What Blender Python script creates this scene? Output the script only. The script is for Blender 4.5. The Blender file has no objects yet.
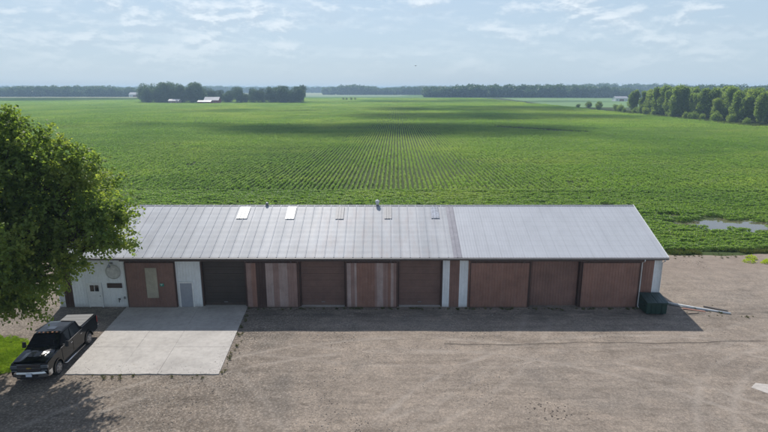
import bpy, math, random
import numpy as np
from mathutils import Vector, Matrix
from math import radians as R, sin, cos, pi

random.seed(7); rng = np.random.default_rng(11)
scene = bpy.context.scene
COL = scene.collection

# ------------------------------------------------------------------ helpers
class MB:
    """collects faces, builds ONE mesh object"""
    def __init__(s): s.v = []; s.f = []; s.m = []; s.sm = []
    def face(s, pts, m=0, smooth=False):
        n = len(s.v); s.v += [tuple(p) for p in pts]; s.f.append(tuple(range(n, n+len(pts)))); s.m.append(m); s.sm.append(smooth)
    def box(s, x0, x1, y0, y1, z0, z1, m=0):
        n = len(s.v)
        s.v += [(x0,y0,z0),(x1,y0,z0),(x1,y1,z0),(x0,y1,z0),(x0,y0,z1),(x1,y0,z1),(x1,y1,z1),(x0,y1,z1)]
        for f in ((0,3,2,1),(4,5,6,7),(0,1,5,4),(1,2,6,5),(2,3,7,6),(3,0,4,7)):
            s.f.append(tuple(n+i for i in f)); s.m.append(m); s.sm.append(False)
    def tube(s, pts, rad, n=8, m=0, cap=True, smooth=True):
        pts = [Vector(p) for p in pts]; base = len(s.v); up = Vector((0.03,0.02,1))
        rad = rad if hasattr(rad, '__len__') else [rad]*len(pts)
        for i, p in enumerate(pts):
            d = (pts[min(i+1,len(pts)-1)] - pts[max(i-1,0)]).normalized()
            u = up if abs(d.z) < .95 else Vector((1,0.1,0))
            a = d.cross(u).normalized(); b = d.cross(a).normalized()
            for k in range(n):
                t = 2*pi*k/n; s.v.append(tuple(p + (a*cos(t)+b*sin(t))*rad[i]))
        for i in range(len(pts)-1):
            for k in range(n):
                a = base+i*n+k; b = base+i*n+(k+1)%n
                s.f.append((a, b, b+n, a+n)); s.m.append(m); s.sm.append(smooth)
        if cap:
            s.f.append(tuple(base+k for k in range(n))[::-1]); s.m.append(m); s.sm.append(False)
            e = base+(len(pts)-1)*n
            s.f.append(tuple(e+k for k in range(n))); s.m.append(m); s.sm.append(False)
    def cyl(s, a, b, r, n=20, m=0, r2=None): s.tube([a, b], [r, r if r2 is None else r2], n, m)
    def prism(s, poly, axis, a, b, m=0):
        """poly: list of 2D points; axis 'x': (y,z) extruded over x; 'y': (x,z); 'z': (x,y)"""
        def P(p, t): return {'x': (t,p[0],p[1]), 'y': (p[0],t,p[1]), 'z': (p[0],p[1],t)}[axis]
        n = len(s.v); k = len(poly)
        s.v += [P(p,a) for p in poly] + [P(p,b) for p in poly]
        s.f.append(tuple(range(n, n+k))[::-1]); s.m.append(m); s.sm.append(False)
        s.f.append(tuple(range(n+k, n+2*k))); s.m.append(m); s.sm.append(False)
        for i in range(k):
            j = (i+1) % k; s.f.append((n+i, n+j, n+k+j, n+k+i)); s.m.append(m); s.sm.append(False)
    def build(s, name, mats, parent=None, bevel=0, fix=True, loc=None):
        me = bpy.data.meshes.new(name); me.from_pydata(s.v, [], s.f); me.update()
        me.polygons.foreach_set('material_index', s.m); me.polygons.foreach_set('use_smooth', s.sm)
        if fix:
            import bmesh
            bm = bmesh.new(); bm.from_mesh(me); bmesh.ops.recalc_face_normals(bm, faces=bm.faces); bm.to_mesh(me); bm.free()
        for m in (mats if isinstance(mats, (list,tuple)) else [mats]): me.materials.append(m)
        o = bpy.data.objects.new(name, me); COL.objects.link(o)
        if parent: o.parent = parent
        if loc: o.location = loc
        if bevel:
            b = o.modifiers.new('b', 'BEVEL'); b.width = bevel; b.segments = 2; b.limit_method = 'ANGLE'; b.angle_limit = R(25)
        return o

def np_mesh(name, V, F, mats, parent=None, mi=None, smooth=False, link=True):
    V = np.asarray(V, dtype=np.float32); F = np.asarray(F, dtype=np.int32)
    me = bpy.data.meshes.new(name); k = F.shape[1]
    me.vertices.add(len(V)); me.vertices.foreach_set('co', V.ravel())
    me.loops.add(F.size); me.loops.foreach_set('vertex_index', F.ravel())
    me.polygons.add(len(F)); me.polygons.foreach_set('loop_start', np.arange(0, F.size, k, dtype=np.int32))
    if mi is not None: me.polygons.foreach_set('material_index', np.asarray(mi, dtype=np.int32))
    if smooth: me.polygons.foreach_set('use_smooth', np.ones(len(F), dtype=bool))
    me.update(calc_edges=True); me.validate()
    for m in (mats if isinstance(mats, (list,tuple)) else [mats]): me.materials.append(m)
    o = bpy.data.objects.new(name, me)
    if link: COL.objects.link(o)
    if parent: o.parent = parent
    return o

def tag(o, label=None, cat=None, group=None, kind=None):
    if label: o['label'] = label
    if cat: o['category'] = cat
    if group: o['group'] = group
    if kind: o['kind'] = kind
    return o
def empty(name, loc, rz=0):
    o = bpy.data.objects.new(name, None); COL.objects.link(o); o.location = loc; o.rotation_euler = (0,0,rz); o.empty_display_size = .3
    return o
def children(o, allobs): return [c for c in allobs if c.parent == o]
def copy_tree(o, kids, parent=None):
    c = o.copy(); COL.objects.link(c); c.parent = parent
    for ch, sub in kids:
        copy_tree(ch, sub, c)
    return c

# ------------------------------------------------------------------ materials
def mat(name):
    m = bpy.data.materials.new(name); m.use_nodes = True; m.node_tree.nodes.clear(); return m
class N:
    def __init__(s, m): s.t = m.node_tree if hasattr(m,'node_tree') else m; s.nodes = s.t.nodes
    def n(s, typ, **kw):
        nd = s.nodes.new(typ)
        for k, v in kw.items():
            if k.startswith('i_'):
                key = k[2:]; key = int(key) if key.isdigit() else key.replace('_',' ')
                nd.inputs[key].default_value = v
            else: setattr(nd, k, v)
        return nd
    def l(s, a, b): s.t.links.new(a, b)
    def pos(s): return s.n('ShaderNodeNewGeometry').outputs['Position']
    def obj(s): return s.n('ShaderNodeTexCoord').outputs['Object']
    def noise(s, vec, scale, detail=4, rough=.55, dist=0, dims='3D'):
        nd = s.n('ShaderNodeTexNoise', noise_dimensions=dims); nd.inputs['Scale'].default_value = scale
        nd.inputs['Detail'].default_value = detail; nd.inputs['Roughness'].default_value = rough; nd.inputs['Distortion'].default_value = dist
        if vec is not None: s.l(vec, nd.inputs['Vector'])
        return nd.outputs['Fac']
    def scale(s, vec, sc):
        nd = s.n('ShaderNodeVectorMath', operation='MULTIPLY'); s.l(vec, nd.inputs[0]); nd.inputs[1].default_value = sc; return nd.outputs[0]
    def ramp(s, fac, stops):
        nd = s.n('ShaderNodeValToRGB'); r = nd.color_ramp
        while len(r.elements) < len(stops): r.elements.new(.5)
        for e, (p, c) in zip(r.elements, stops):
            e.position = p; e.color = (c if hasattr(c,'__len__') else (c,c,c)) + (1,) if hasattr(c,'__len__') else (c,c,c,1)
        s.l(fac, nd.inputs[0]); return nd.outputs[0]
    def mix(s, fac, a, b, mode='MIX'):
        nd = s.n('ShaderNodeMix', data_type='RGBA', blend_type=mode)
        for v, i in ((fac,0),(a,6),(b,7)):
            if hasattr(v,'default_value') and hasattr(v,'is_linked'): s.l(v, nd.inputs[i])
            else: nd.inputs[i].default_value = v if not hasattr(v,'__len__') else tuple(v)+(1,)*(4-len(v))
        return nd.outputs[2]
    def math(s, op, a, b=None, clamp=False):
        nd = s.n('ShaderNodeMath', operation=op, use_clamp=clamp)
        for v, i in ((a,0),(b,1)):
            if v is None: continue
            if hasattr(v,'is_linked'): s.l(v, nd.inputs[i])
            else: nd.inputs[i].default_value = v
        return nd.outputs[0]
    def sep(s, vec):
        nd = s.n('ShaderNodeSeparateXYZ'); s.l(vec, nd.inputs[0]); return nd.outputs
    def comb(s, x, y, z=0.0):
        nd = s.n('ShaderNodeCombineXYZ')
        for v, i in ((x,0),(y,1),(z,2)):
            if hasattr(v,'is_linked'): s.l(v, nd.inputs[i])
            else: nd.inputs[i].default_value = v
        return nd.outputs[0]
    def bump(s, h, strength=.3, dist=.02):
        nd = s.n('ShaderNodeBump'); nd.inputs['Strength'].default_value = strength; nd.inputs['Distance'].default_value = dist
        s.l(h, nd.inputs['Height']); return nd.outputs[0]
    def pbr(s, col, rough=.6, metal=0, normal=None, spec=.5):
        p = s.n('ShaderNodeBsdfPrincipled'); p.inputs['Metallic'].default_value = metal; p.inputs['Specular IOR Level'].default_value = spec
        for v, k in ((col,'Base Color'),(rough,'Roughness')):
            if hasattr(v,'is_linked'): s.l(v, p.inputs[k])
            else: p.inputs[k].default_value = v if not hasattr(v,'__len__') else tuple(v)+(1,)*(4-len(v))
        if normal is not None: s.l(normal, p.inputs['Normal'])
        return p
    def out(s, sh, vol=False):
        o = s.n('ShaderNodeOutputMaterial'); s.l(sh.outputs[0] if hasattr(sh,'outputs') else sh, o.inputs['Volume' if vol else 'Surface'])

def simple(name, col, rough=.5, metal=0, dirt=.25, dscale=3., spec=.5, bumpy=0):
    m = mat(name); n = N(m); p = n.obj()
    f = n.noise(p, dscale, 6, .65)
    dark = tuple(c*(1-dirt) for c in col); lite = tuple(min(1, c*(1+dirt*.5)) for c in col)
    c = n.ramp(f, [(.3, dark), (.7, lite)])
    rr = n.math('ADD', n.math('MULTIPLY', f, .2), rough-.1)
    n.out(n.pbr(c, rr, metal, n.bump(n.noise(p, 60, 3), bumpy, .003) if bumpy else None, spec)); return m

def foliage(name, a, b, c, trans, sc=.35, fine=7., tfac=.45, glos=.35):
    """a dark, b mid, c light leaf colours, varying between clumps"""
    m = mat(name); n = N(m); p = n.pos()
    big = n.noise(p, sc, 3, .6); small = n.noise(p, fine, 2, .6)
    f = n.math('ADD', n.math('MULTIPLY', big, .55), n.math('MULTIPLY', small, .45))
    col = n.ramp(f, [(.36, a), (.5, b), (.64, c)])
    d = n.pbr(col, .5, 0, None, glos)
    t = n.n('ShaderNodeBsdfTranslucent'); tc = n.mix(1.0, col, trans, 'MULTIPLY'); n.l(tc, t.inputs[0])
    mx = n.n('ShaderNodeMixShader'); mx.inputs[0].default_value = tfac
    n.l(d.outputs[0], mx.inputs[1]); n.l(t.outputs[0], mx.inputs[2]); n.out(mx); return m

def crop_mat():
    m = mat('crop_leaves'); n = N(m); p = n.pos()
    xy = n.scale(p, (1,.6,0))
    big = n.noise(xy, .012, 5, .6, .4); mid = n.noise(n.scale(p, (.35,1,0)), .09, 4, .6); sm = n.noise(p, 2.2, 2, .6)
    f = n.math('ADD', n.math('ADD', n.math('MULTIPLY', big, .5), n.math('MULTIPLY', mid, .25)), n.math('MULTIPLY', sm, .25))
    col = n.ramp(f, [(.38, (.130,.215,.045)), (.49, (.205,.290,.070)), (.60, (.320,.360,.110))])
    d = n.pbr(col, .5, 0, None, .3)
    t = n.n('ShaderNodeBsdfTranslucent'); tc = n.mix(1.0, col, (1.7,1.95,.9), 'MULTIPLY'); n.l(tc, t.inputs[0])
    mx = n.n('ShaderNodeMixShader'); mx.inputs[0].default_value = .52
    n.l(d.outputs[0], mx.inputs[1]); n.l(t.outputs[0], mx.inputs[2]); n.out(mx); return m

def gravel_mat():
    m = mat('gravel'); n = N(m); p = n.pos(); X, Y, Z = n.sep(p)
    big = n.noise(p, .11, 7, .68, 1.2); mid = n.noise(p, .8, 6, .7); fine = n.noise(p, 7, 6, .8); vfine = n.noise(p, 24, 3, .8)
    warm = n.ramp(big, [(.3, (.205,.174,.146)), (.5, (.272,.230,.191)), (.7, (.226,.197,.169))])
    k = n.ramp(mid, [(.25, (.74,.73,.72)), (.5, (.98,.98,.98)), (.75, (1.15,1.13,1.1))])
    c = n.mix(1.0, warm, k, 'MULTIPLY')
    # stones: pale and dark chips
    c = n.mix(1.0, c, n.ramp(fine, [(.3, (.62,.61,.60)), (.5, (1,1,1)), (.68, (1.34,1.32,1.3))]), 'MULTIPLY')
    c = n.mix(1.0, c, n.ramp(vfine, [(.32, (.66,.66,.66)), (.5, (1,1,1)), (.70, (1.45,1.43,1.4))]), 'MULTIPLY')
    # loose coarser grey stone on the left part
    leftm = n.math('MULTIPLY', n.ramp(n.math('ADD', n.math('MULTIPLY', X, -.06), n.math('MULTIPLY', big, .8)), [(.55, 0.), (1.0, 1.)]), .55)
    c = n.mix(leftm, c, n.mix(1.0, c, (.80,.82,.84), 'MULTIPLY'))
    vor = n.n('ShaderNodeTexVoronoi'); vor.inputs['Scale'].default_value = 6.5; n.l(p, vor.inputs['Vector'])
    st = n.ramp(vor.outputs['Distance'], [(.12, (1.5,1.47,1.42)), (.3, (1,1,1)), (.62, (.62,.6,.58))])
    c = n.mix(n.math('ADD', n.math('MULTIPLY', leftm, .9), .22), c, n.mix(1.0, c, st, 'MULTIPLY'))
    # wheel tracks: packed pale fine soil along arcs
    wob = n.noise(p, .35, 3, .6)
    tot = None
    for (cx, cy, r, w, s) in ((18,14,22,.28,.8),(18,14,20.1,.28,.7),(2,8,27.5,.3,.75),(2,8,25.7,.3,.75),(-14,48,29,.3,.5),(-14,48,27.2,.3,.5),
                              (30,20,14.5,.35,.7),(30,20,12.7,.35,.6),(5,90,57.5,.35,.5),(5,90,59.4,.35,.5),(-40,5,38.5,.3,.45),(-40,5,40.3,.3,.45),(60,34,26,.4,.5),(60,34,28,.4,.5)):
        dx = n.math('SUBTRACT', X, float(cx)); dy = n.math('SUBTRACT', Y, float(cy))
        d = n.math('SQRT', n.math('ADD', n.math('MULTIPLY', dx, dx), n.math('MULTIPLY', dy, dy)))
        d = n.math('ADD', d, n.math('MULTIPLY', wob, .8))
        e = n.math('ABSOLUTE', n.math('SUBTRACT', d, float(r)))
        v = n.math('MULTIPLY', n.math('SUBTRACT', 1.0, n.math('DIVIDE', e, w), True), s)
        tot = v if tot is None else n.math('MAXIMUM', tot, v)
    brk = n.ramp(n.noise(p, .35, 4, .7), [(.36, 0.), (.58, 1.)])
    tot = n.math('MULTIPLY', tot, brk)
    strk = n.ramp(n.noise(n.scale(p,(.16,1.25,1)), 1.0, 7, .72, .5), [(.34, (.76,.75,.74)), (.5, (1,1,1)), (.66, (1.18,1.17,1.16))]); c = n.mix(.8, c, n.mix(1.0, c, strk, 'MULTIPLY'))
    c = n.mix(n.math('MULTIPLY', tot, .62), c, (.37,.325,.28))
    # dark oil / damp spots and mud
    spots = n.ramp(n.noise(p, .55, 6, .7, 1.), [(.64, 0.), (.70, 1.)])
    c = n.mix(n.math('MULTIPLY', spots, .55), c, (.15,.115,.09))
    # darker damp soil in front of the shed wall, mud
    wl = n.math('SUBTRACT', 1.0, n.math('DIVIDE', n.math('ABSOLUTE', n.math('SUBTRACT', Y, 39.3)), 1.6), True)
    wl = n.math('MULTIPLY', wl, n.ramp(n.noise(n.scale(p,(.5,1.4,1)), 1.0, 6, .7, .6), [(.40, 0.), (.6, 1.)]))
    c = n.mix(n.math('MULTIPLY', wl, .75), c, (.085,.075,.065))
    # mud, silty and damp towards the field on the right
    far = n.ramp(n.math('MULTIPLY', n.math('ADD', Y, n.math('MULTIPLY', mid, 8.)), .01), [(.48, 0.), (.56, 1.)])
    c = n.mix(n.math('MULTIPLY', far, .6), c, n.mix(mid, (.17,.13,.10), (.33,.27,.222)))
    h = n.math('ADD', n.math('ADD', n.math('MULTIPLY', fine, .5), n.math('MULTIPLY', vfine, .35)), n.math('ADD', n.math('MULTIPLY', mid, 1.2), n.math('MULTIPLY', tot, -.35)))
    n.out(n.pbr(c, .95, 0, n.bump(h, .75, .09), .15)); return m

def concrete_mat():
    m = mat('concrete'); n = N(m); p = n.pos()
    a = n.noise(p, .35, 5, .6, .6); b = n.noise(p, 3, 6, .7); f = n.noise(p, 30, 3, .7)
    c = n.mix(1.0, n.ramp(a, [(.3, (.33,.31,.288)), (.55, (.425,.40,.372)), (.75, (.38,.355,.33))]), n.ramp(b, [(.25, .82), (.6, 1.05)]), 'MULTIPLY')
    c = n.mix(1.0, c, n.ramp(f, [(.3, .93), (.7, 1.05)]), 'MULTIPLY')
    st = n.ramp(n.noise(n.scale(p,(1,.5,1)), .9, 6, .7, .8), [(.60, 0.), (.72, 1.)])
    c = n.mix(n.math('MULTIPLY', st, .55), c, (.25,.225,.20))
    st2 = n.ramp(n.noise(n.scale(p,(.35,1.6,1)), 1.3, 7, .75, 1.2), [(.55, 0.), (.66, 1.)]); c = n.mix(n.math('MULTIPLY', st2, .3), c, (.33,.29,.25))
    cr = n.ramp(n.noise(p, 14, 4, .8), [(.68,0.),(.74,1.)])
    c = n.mix(n.math('MULTIPLY', cr, .5), c, (.22,.19,.16))
    n.out(n.pbr(c, .85, 0, n.bump(f, .15, .01), .25)); return m

def soil_mat():
    m = mat('field_soil'); n = N(m); p = n.pos(); X, Y, Z = n.sep(p)
    a = n.noise(p, .004, 5, .6); b = n.noise(p, 1.1, 5, .7)
    near = n.mix(b, (.035,.055,.016), (.065,.085,.028))
    # other people's fields further off: patches of differing crop
    vor = n.n('ShaderNodeTexVoronoi', distance='MANHATTAN'); vor.inputs['Scale'].default_value = .0016; n.l(n.scale(p,(1,.55,0)), vor.inputs['Vector'])
    fc = n.ramp(n.sep(vor.outputs['Color'])[0], [(.1, (.050,.125,.035)), (.35, (.085,.170,.040)), (.6, (.13,.21,.07)), (.85, (.20,.24,.11))])
    fc = n.mix(1.0, fc, n.ramp(a, [(.3, .85), (.7, 1.12)]), 'MULTIPLY')
    far = n.ramp(n.math('MULTIPLY', Y, .0001), [(.0985, 0.), (.1, 1.)])
    n.out(n.pbr(n.mix(far, near, fc), .95, 0, n.bump(b, .5, .05), .1)); return m

def metal_sheet(name, col, fade=(.35,.28,.25), amt=.25, rough=.5, metal=0.0, streak=.25):
    m = mat(name); n = N(m); p = n.pos()
    s1 = n.noise(n.scale(p,(2.2,2.2,.28)), 1.4, 6, .65); s2 = n.noise(p, .8, 5, .65); g = n.noise(p, 18, 3, .7)
    c = n.mix(n.math('MULTIPLY', n.ramp(s1, [(.4,0.),(.7,1.)]), amt), col, fade)
    c = n.mix(1.0, c, n.ramp(s2, [(.3, 1-streak), (.7, 1+streak*.5)]), 'MULTIPLY')
    c = n.mix(1.0, c, n.ramp(g, [(.3, .92), (.7, 1.05)]), 'MULTIPLY')
    z = n.sep(p)[2]; low = n.ramp(n.math('ADD', z, n.math('MULTIPLY', s1, .5)), [(.2, 1.), (.65, 0.)])
    c = n.mix(n.math('MULTIPLY', low, .45), c, (.16,.125,.10))      # splashed mud along the foot
    n.out(n.pbr(c, rough, metal, n.bump(s2, .35, .03), .4)); return m

def roof_mat(name, old):
    m = mat(name); n = N(m); p = n.pos(); X, Y, Z = n.sep(p)
    sheet = n.math('FLOOR', n.math('DIVIDE', X, .76))
    wn = n.n('ShaderNodeTexWhiteNoise', noise_dimensions='1D'); n.l(sheet, wn.inputs['W'])
    st = n.noise(n.scale(p,(3.5,.22,.0)), 1.0, 6, .7, .3); blot = n.noise(p, .45, 5, .6, .5); g = n.noise(p, 9, 4, .7)
    if old:
        c = n.ramp(wn.outputs[0], [(0, (.335,.35,.375)), (.55, (.375,.39,.415)), (1, (.41,.42,.44))])
        c = n.mix(1.0, c, n.ramp(st, [(.28, .84), (.5, 1.), (.75, 1.05)]), 'MULTIPLY')
        c = n.mix(1.0, c, n.ramp(blot, [(.3, .86), (.6, 1.05)]), 'MULTIPLY')
        rust = n.ramp(n.noise(n.scale(p,(1.6,.35,0)), 1.1, 5, .65), [(.46,0.),(.66,1.)])
        xm = n.ramp(n.math('ADD', n.math('MULTIPLY', X, .05), .75), [(.3,0.),(.55,1.),(.85,1.),(1.,0.3)])
        c = n.mix(n.math('MULTIPLY', n.math('MULTIPLY', rust, xm), .45), c, (.33,.28,.275))
        # purlin lines: fastener rows across the slope
        w = n.math('SINE', n.math('MULTIPLY', Y, 2*pi/.62)); h = n.math('ADD', n.math('MULTIPLY', w, .25), n.math('MULTIPLY', blot, .8))
        c = n.mix(n.ramp(w, [(.86, 0.), (1., .16)]), c, (.22,.23,.25))
        n.out(n.pbr(c, n.math('ADD', n.math('MULTIPLY', st, .2), .46), 0, n.bump(h, .22, .03), .30))
    else:
        c = n.mix(1.0, (.46,.475,.505), n.ramp(st, [(.28, .93), (.7, 1.03)]), 'MULTIPLY')
        w = n.math('SINE', n.math('MULTIPLY', Y, 2*pi/.62)); c = n.mix(n.ramp(w, [(.90, 0.), (1., .22)]), c, (.28,.29,.31)); w2 = n.math('SINE', n.math('MULTIPLY', X, 2*pi/.914)); c = n.mix(n.ramp(w2, [(.97, 0.), (1., .3)]), c, (.26,.27,.29))
        c = n.mix(1.0, c, n.ramp(blot, [(.3, .93), (.6, 1.02)]), 'MULTIPLY')
        n.out(n.pbr(c, .52, 0, n.bump(blot, .10, .03), .30))
    return m

M = dict(
    crop=crop_mat(), gravel=gravel_mat(), concrete=concrete_mat(), soil=soil_mat(),
    brown=metal_sheet('brown_steel', (.26,.138,.104), (.31,.20,.165), .35),
    brown2=metal_sheet('brown_steel_dull', (.22,.125,.10), (.20,.13,.11), .3),
    brown_dark=metal_sheet('brown_steel_dark', (.062,.032,.027), (.10,.065,.05), .3),
    faded=metal_sheet('brown_steel_faded', (.28,.175,.15), (.36,.26,.235), .5),
    chalky=metal_sheet('brown_steel_chalky', (.37,.275,.25), (.50,.42,.40), .5),
    rolldark=metal_sheet('dark_rolling_door', (.052,.038,.033), (.045,.035,.03), .3, .5),
    rollbrown=metal_sheet('brown_rolling_door', (.185,.108,.088), (.13,.085,.07), .3, .5),
    white=metal_sheet('white_steel', (.76,.79,.80), (.50,.50,.48), .3, .5, 0, .12),
    whitepaint=simple('white_paint', (.72,.73,.72), .5, dirt=.12),
    cream=metal_sheet('cream_panel', (.40,.37,.29), (.30,.27,.2), .4),
    greydoor=simple('grey_door_paint', (.30,.32,.36), .5, dirt=.1),
    roofold=roof_mat('old_galvanised_roof', True), roofnew=roof_mat('newer_galvanised_roof', False),
    trim=simple('dark_trim', (.09,.065,.06), .5), black=simple('black_rubber', (.018,.018,.019), .75, dirt=.3, dscale=9),
    steel=simple('grey_steel', (.30,.31,.32), .45, .7, dirt=.25, dscale=6), rust=simple('rusty_steel', (.13,.07,.045), .8, .1, dirt=.4, dscale=9),
    striproof=simple('weathered_grey_sheet', (.20,.20,.235), .5, .2, dirt=.22, dscale=2.5),
    skylight=simple('fibreglass_sheet', (.64,.64,.62), .5, dirt=.10, dscale=2), skydirty=simple('stained_fibreglass', (.34,.335,.34), .6, dirt=.35, dscale=4),
    skyblue=simple('mottled_fibreglass', (.30,.34,.42), .5, dirt=.75, dscale=6),
    glass=simple('dark_window_glass', (.012,.014,.017), .06, 0, dirt=.1, spec=.9), wood=simple('weathered_wood', (.24,.19,.15), .85, dirt=.35, dscale=5),
    green=simple('dark_green_steel', (.010,.040,.030), .45, 0, dirt=.35, dscale=4), lidblack=simple('dark_green_plastic_lid', (.018,.045,.042), .45, dirt=.3, dscale=4),
    sign=simple('green_sign_face', (.02,.22,.15), .5), bark=None, water=None,
)
def bark():
    m = mat('bark'); n = N(m); p = n.obj(); f = n.noise(n.scale(p,(1,1,.2)), 9, 6, .7, .5)
    n.out(n.pbr(n.ramp(f, [(.3,(.045,.036,.028)),(.7,(.13,.105,.085))]), .95, 0, n.bump(f, .8, .05), .1)); return m
M['bark'] = bark()
def water():
    m = mat('puddle_water'); n = N(m); p = n.pos(); f = n.noise(p, 6, 3)
    a = n.pbr((.10,.085,.06), .05, 0, n.bump(f, .05, .01), .8); n.out(a); return m
M['water'] = water()
def paint():
    m = mat('black_car_paint'); n = N(m); p = n.obj(); f = n.noise(p, 5, 5, .7)
    b = n.pbr(n.mix(f, (.002,.002,.0025), (.006,.0055,.0055)), n.math('ADD', n.math('MULTIPLY', f, .12), .10), 0, None, .12)
    b.inputs['Coat Weight'].default_value = .25; b.inputs['Coat Roughness'].default_value = .06; n.out(b); return m
M['paint'] = paint()
M['chrome'] = simple('chrome', (.50,.51,.53), .2, 1, dirt=.15, dscale=5)
M['tonneau'] = simple('grey_vinyl_cover', (.10,.098,.095), .6, dirt=.2, dscale=2)
M['lamp'] = simple('headlamp_lens', (.16,.17,.18), .08, .4, dirt=.1); M['redlens'] = simple('red_lens', (.30,.012,.01), .2, dirt=.1)
M['gold'] = simple('gold_emblem', (.55,.38,.08), .3, .6, dirt=.1); M['plate'] = simple('number_plate', (.55,.60,.68), .5, dirt=.1)
M['tree'] = foliage('maple_leaves', (.105,.165,.046), (.165,.230,.066), (.29,.33,.10), (1.7,1.7,.7), .55, 5., .56, .2)
M['far_tree'] = foliage('distant_leaves', (.036,.075,.024), (.062,.115,.034), (.10,.155,.045), (1.3,1.4,.8), .10, 1.1, .35, .2)
M['grove'] = foliage('grove_leaves', (.110,.170,.045), (.19,.255,.070), (.30,.35,.10), (1.6,1.7,.9), .09, 1.3, .55, .2)
M['grass'] = foliage('lawn_grass', (.13,.20,.024), (.22,.30,.04), (.32,.38,.06), (1.5,1.7,.7), .7, 9., .4, .25)
M['weed'] = foliage('bright_weed_leaves', (.26,.36,.03), (.38,.48,.04), (.5,.56,.06), (1.5,1.5,.6), 1.2, 8., .4, .25)
M['drygrass'] = foliage('rough_grass', (.05,.085,.02), (.09,.125,.032), (.17,.17,.06), (1.3,1.3,.8), .6, 6., .4, .2)

M['deadgrass'] = foliage('sparse_weed_leaves', (.07,.085,.03), (.11,.12,.05), (.20,.17,.09), (1.2,1.2,.8), .9, 9., .3, .2)

# ------------------------------------------------------------------ ground, lot, slab
H = 17.5                       # the camera's height
YF = 40.7                      # front wall of the shed
g = MB()
g.face([(-6900,-1500,0),(6900,-1500,0),(6900,6900,0),(-6900,6900,0)]); tag(g.build('ground', M['soil'], fix=False), kind='structure')

def vnoise(x, y, s, seed=0):
    """value noise on numpy arrays"""
    x = np.asarray(x)/s; y = np.asarray(y)/s
    xi = np.floor(x).astype(int); yi = np.floor(y).astype(int); fx = x-xi; fy = y-yi
    fx = fx*fx*(3-2*fx); fy = fy*fy*(3-2*fy)
    def h(a, b):
        n = (a*374761393 + b*668265263 + seed*982451653) & 0xffffffff
        n = ((n ^ (n >> 13))*1274126177) & 0xffffffff
        return ((n ^ (n >> 16)) & 0xffff)/65535.
    return (h(xi,yi)*(1-fx)+h(xi+1,yi)*fx)*(1-fy) + (h(xi,yi+1)*(1-fx)+h(xi+1,yi+1)*fx)*fy

def lot_edge(x): return 55.2 + 1.1*(vnoise(x, 0, 6, 3)-.5) + .5*(vnoise(x, 0, 1.3, 5)-.5)
xs = np.arange(-70, 95.01, .5); ts = np.linspace(0, 1, 150)
XX, TT = np.meshgrid(xs, ts); YY = -25 + (lot_edge(XX)+25)*TT
ZZ = .03 + .05*(vnoise(XX,YY,3.2,1)) + .02*vnoise(XX,YY,1.0,2)
ZZ = np.where((YY > 29) & (YY < 41) & (XX > -21) & (XX < -9.6), .035, ZZ)
ZZ = np.where(TT > .995, -.02, ZZ)
V = np.stack([XX.ravel(), YY.ravel(), ZZ.ravel()], 1); nx = len(xs); ny = len(ts)
i, j = np.meshgrid(np.arange(nx-1), np.arange(ny-1)); a = (j*nx+i).ravel()
lot = np_mesh('gravel_lot', V, np.stack([a, a+1, a+nx+1, a+nx], 1), M['gravel'], smooth=True); tag(lot, kind='structure')

# concrete apron, cast in bays with joints
CZ = .095
fl, fr, bl, br = (-20.0,30.1), (-10.35,30.1), (-21.1,YF+.3), (-11.2,YF+.3)
def ap(u, v): 
    a = (fl[0]+(fr[0]-fl[0])*u, fl[1]); b = (bl[0]+(br[0]-bl[0])*u, bl[1]); return (a[0]+(b[0]-a[0])*v, a[1]+(b[1]-a[1])*v)
g = MB()
us = [0, .34, .60, 1]; vs = [0, .33, .66, 1]
for iu in range(3):
    for iv in range(3):
        e = .0006
        q = [ap(us[iu]+e, vs[iv]+e), ap(us[iu+1]-e, vs[iv]+e), ap(us[iu+1]-e, vs[iv+1]-e), ap(us[iu]+e, vs[iv+1]-e)]
        # chipped outer edges
        if iv == 0:
            m_ = 9; row = []
            for k in range(m_+1):
                t = k/m_; row.append((q[0][0]+(q[1][0]-q[0][0])*t, q[0][1] + random.uniform(-.035,.035)))
            poly = row + [q[2], q[3]]
        else: poly = q
        g.prism(poly, 'z', -.1, CZ + .003*((iu+iv) % 2))
tag(g.build('concrete_apron', M['concrete']), kind='structure')
# a corner of another concrete pad at the right
g = MB(); g.prism([(22.0,28.6),(22.5,28.0),(23.4,27.2),(24.5,27.3),(25.5,28.3),(23.4,28.9),(22.6,29.1)], 'z', -.05, .075)
tag(g.build('pale_gravel_patch', simple('pale_gravel', (.42,.385,.35), .9, dirt=.25, dscale=4)), kind='structure')
# lawn
pts = []
for k in range(40):
    t = 2*pi*k/40; r = 1 + .06*sin(3*t+1)+.04*sin(7*t)
    pts.append((-32.6+8.6*cos(t)*r*1.03, 31.9+3.9*sin(t)*r))
g = MB(); g.prism(pts, 'z', -.03, .10); tag(g.build('lawn', simple('lawn_soil', (.075,.12,.025), .95, dirt=.4, dscale=2)), kind='structure')

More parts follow.
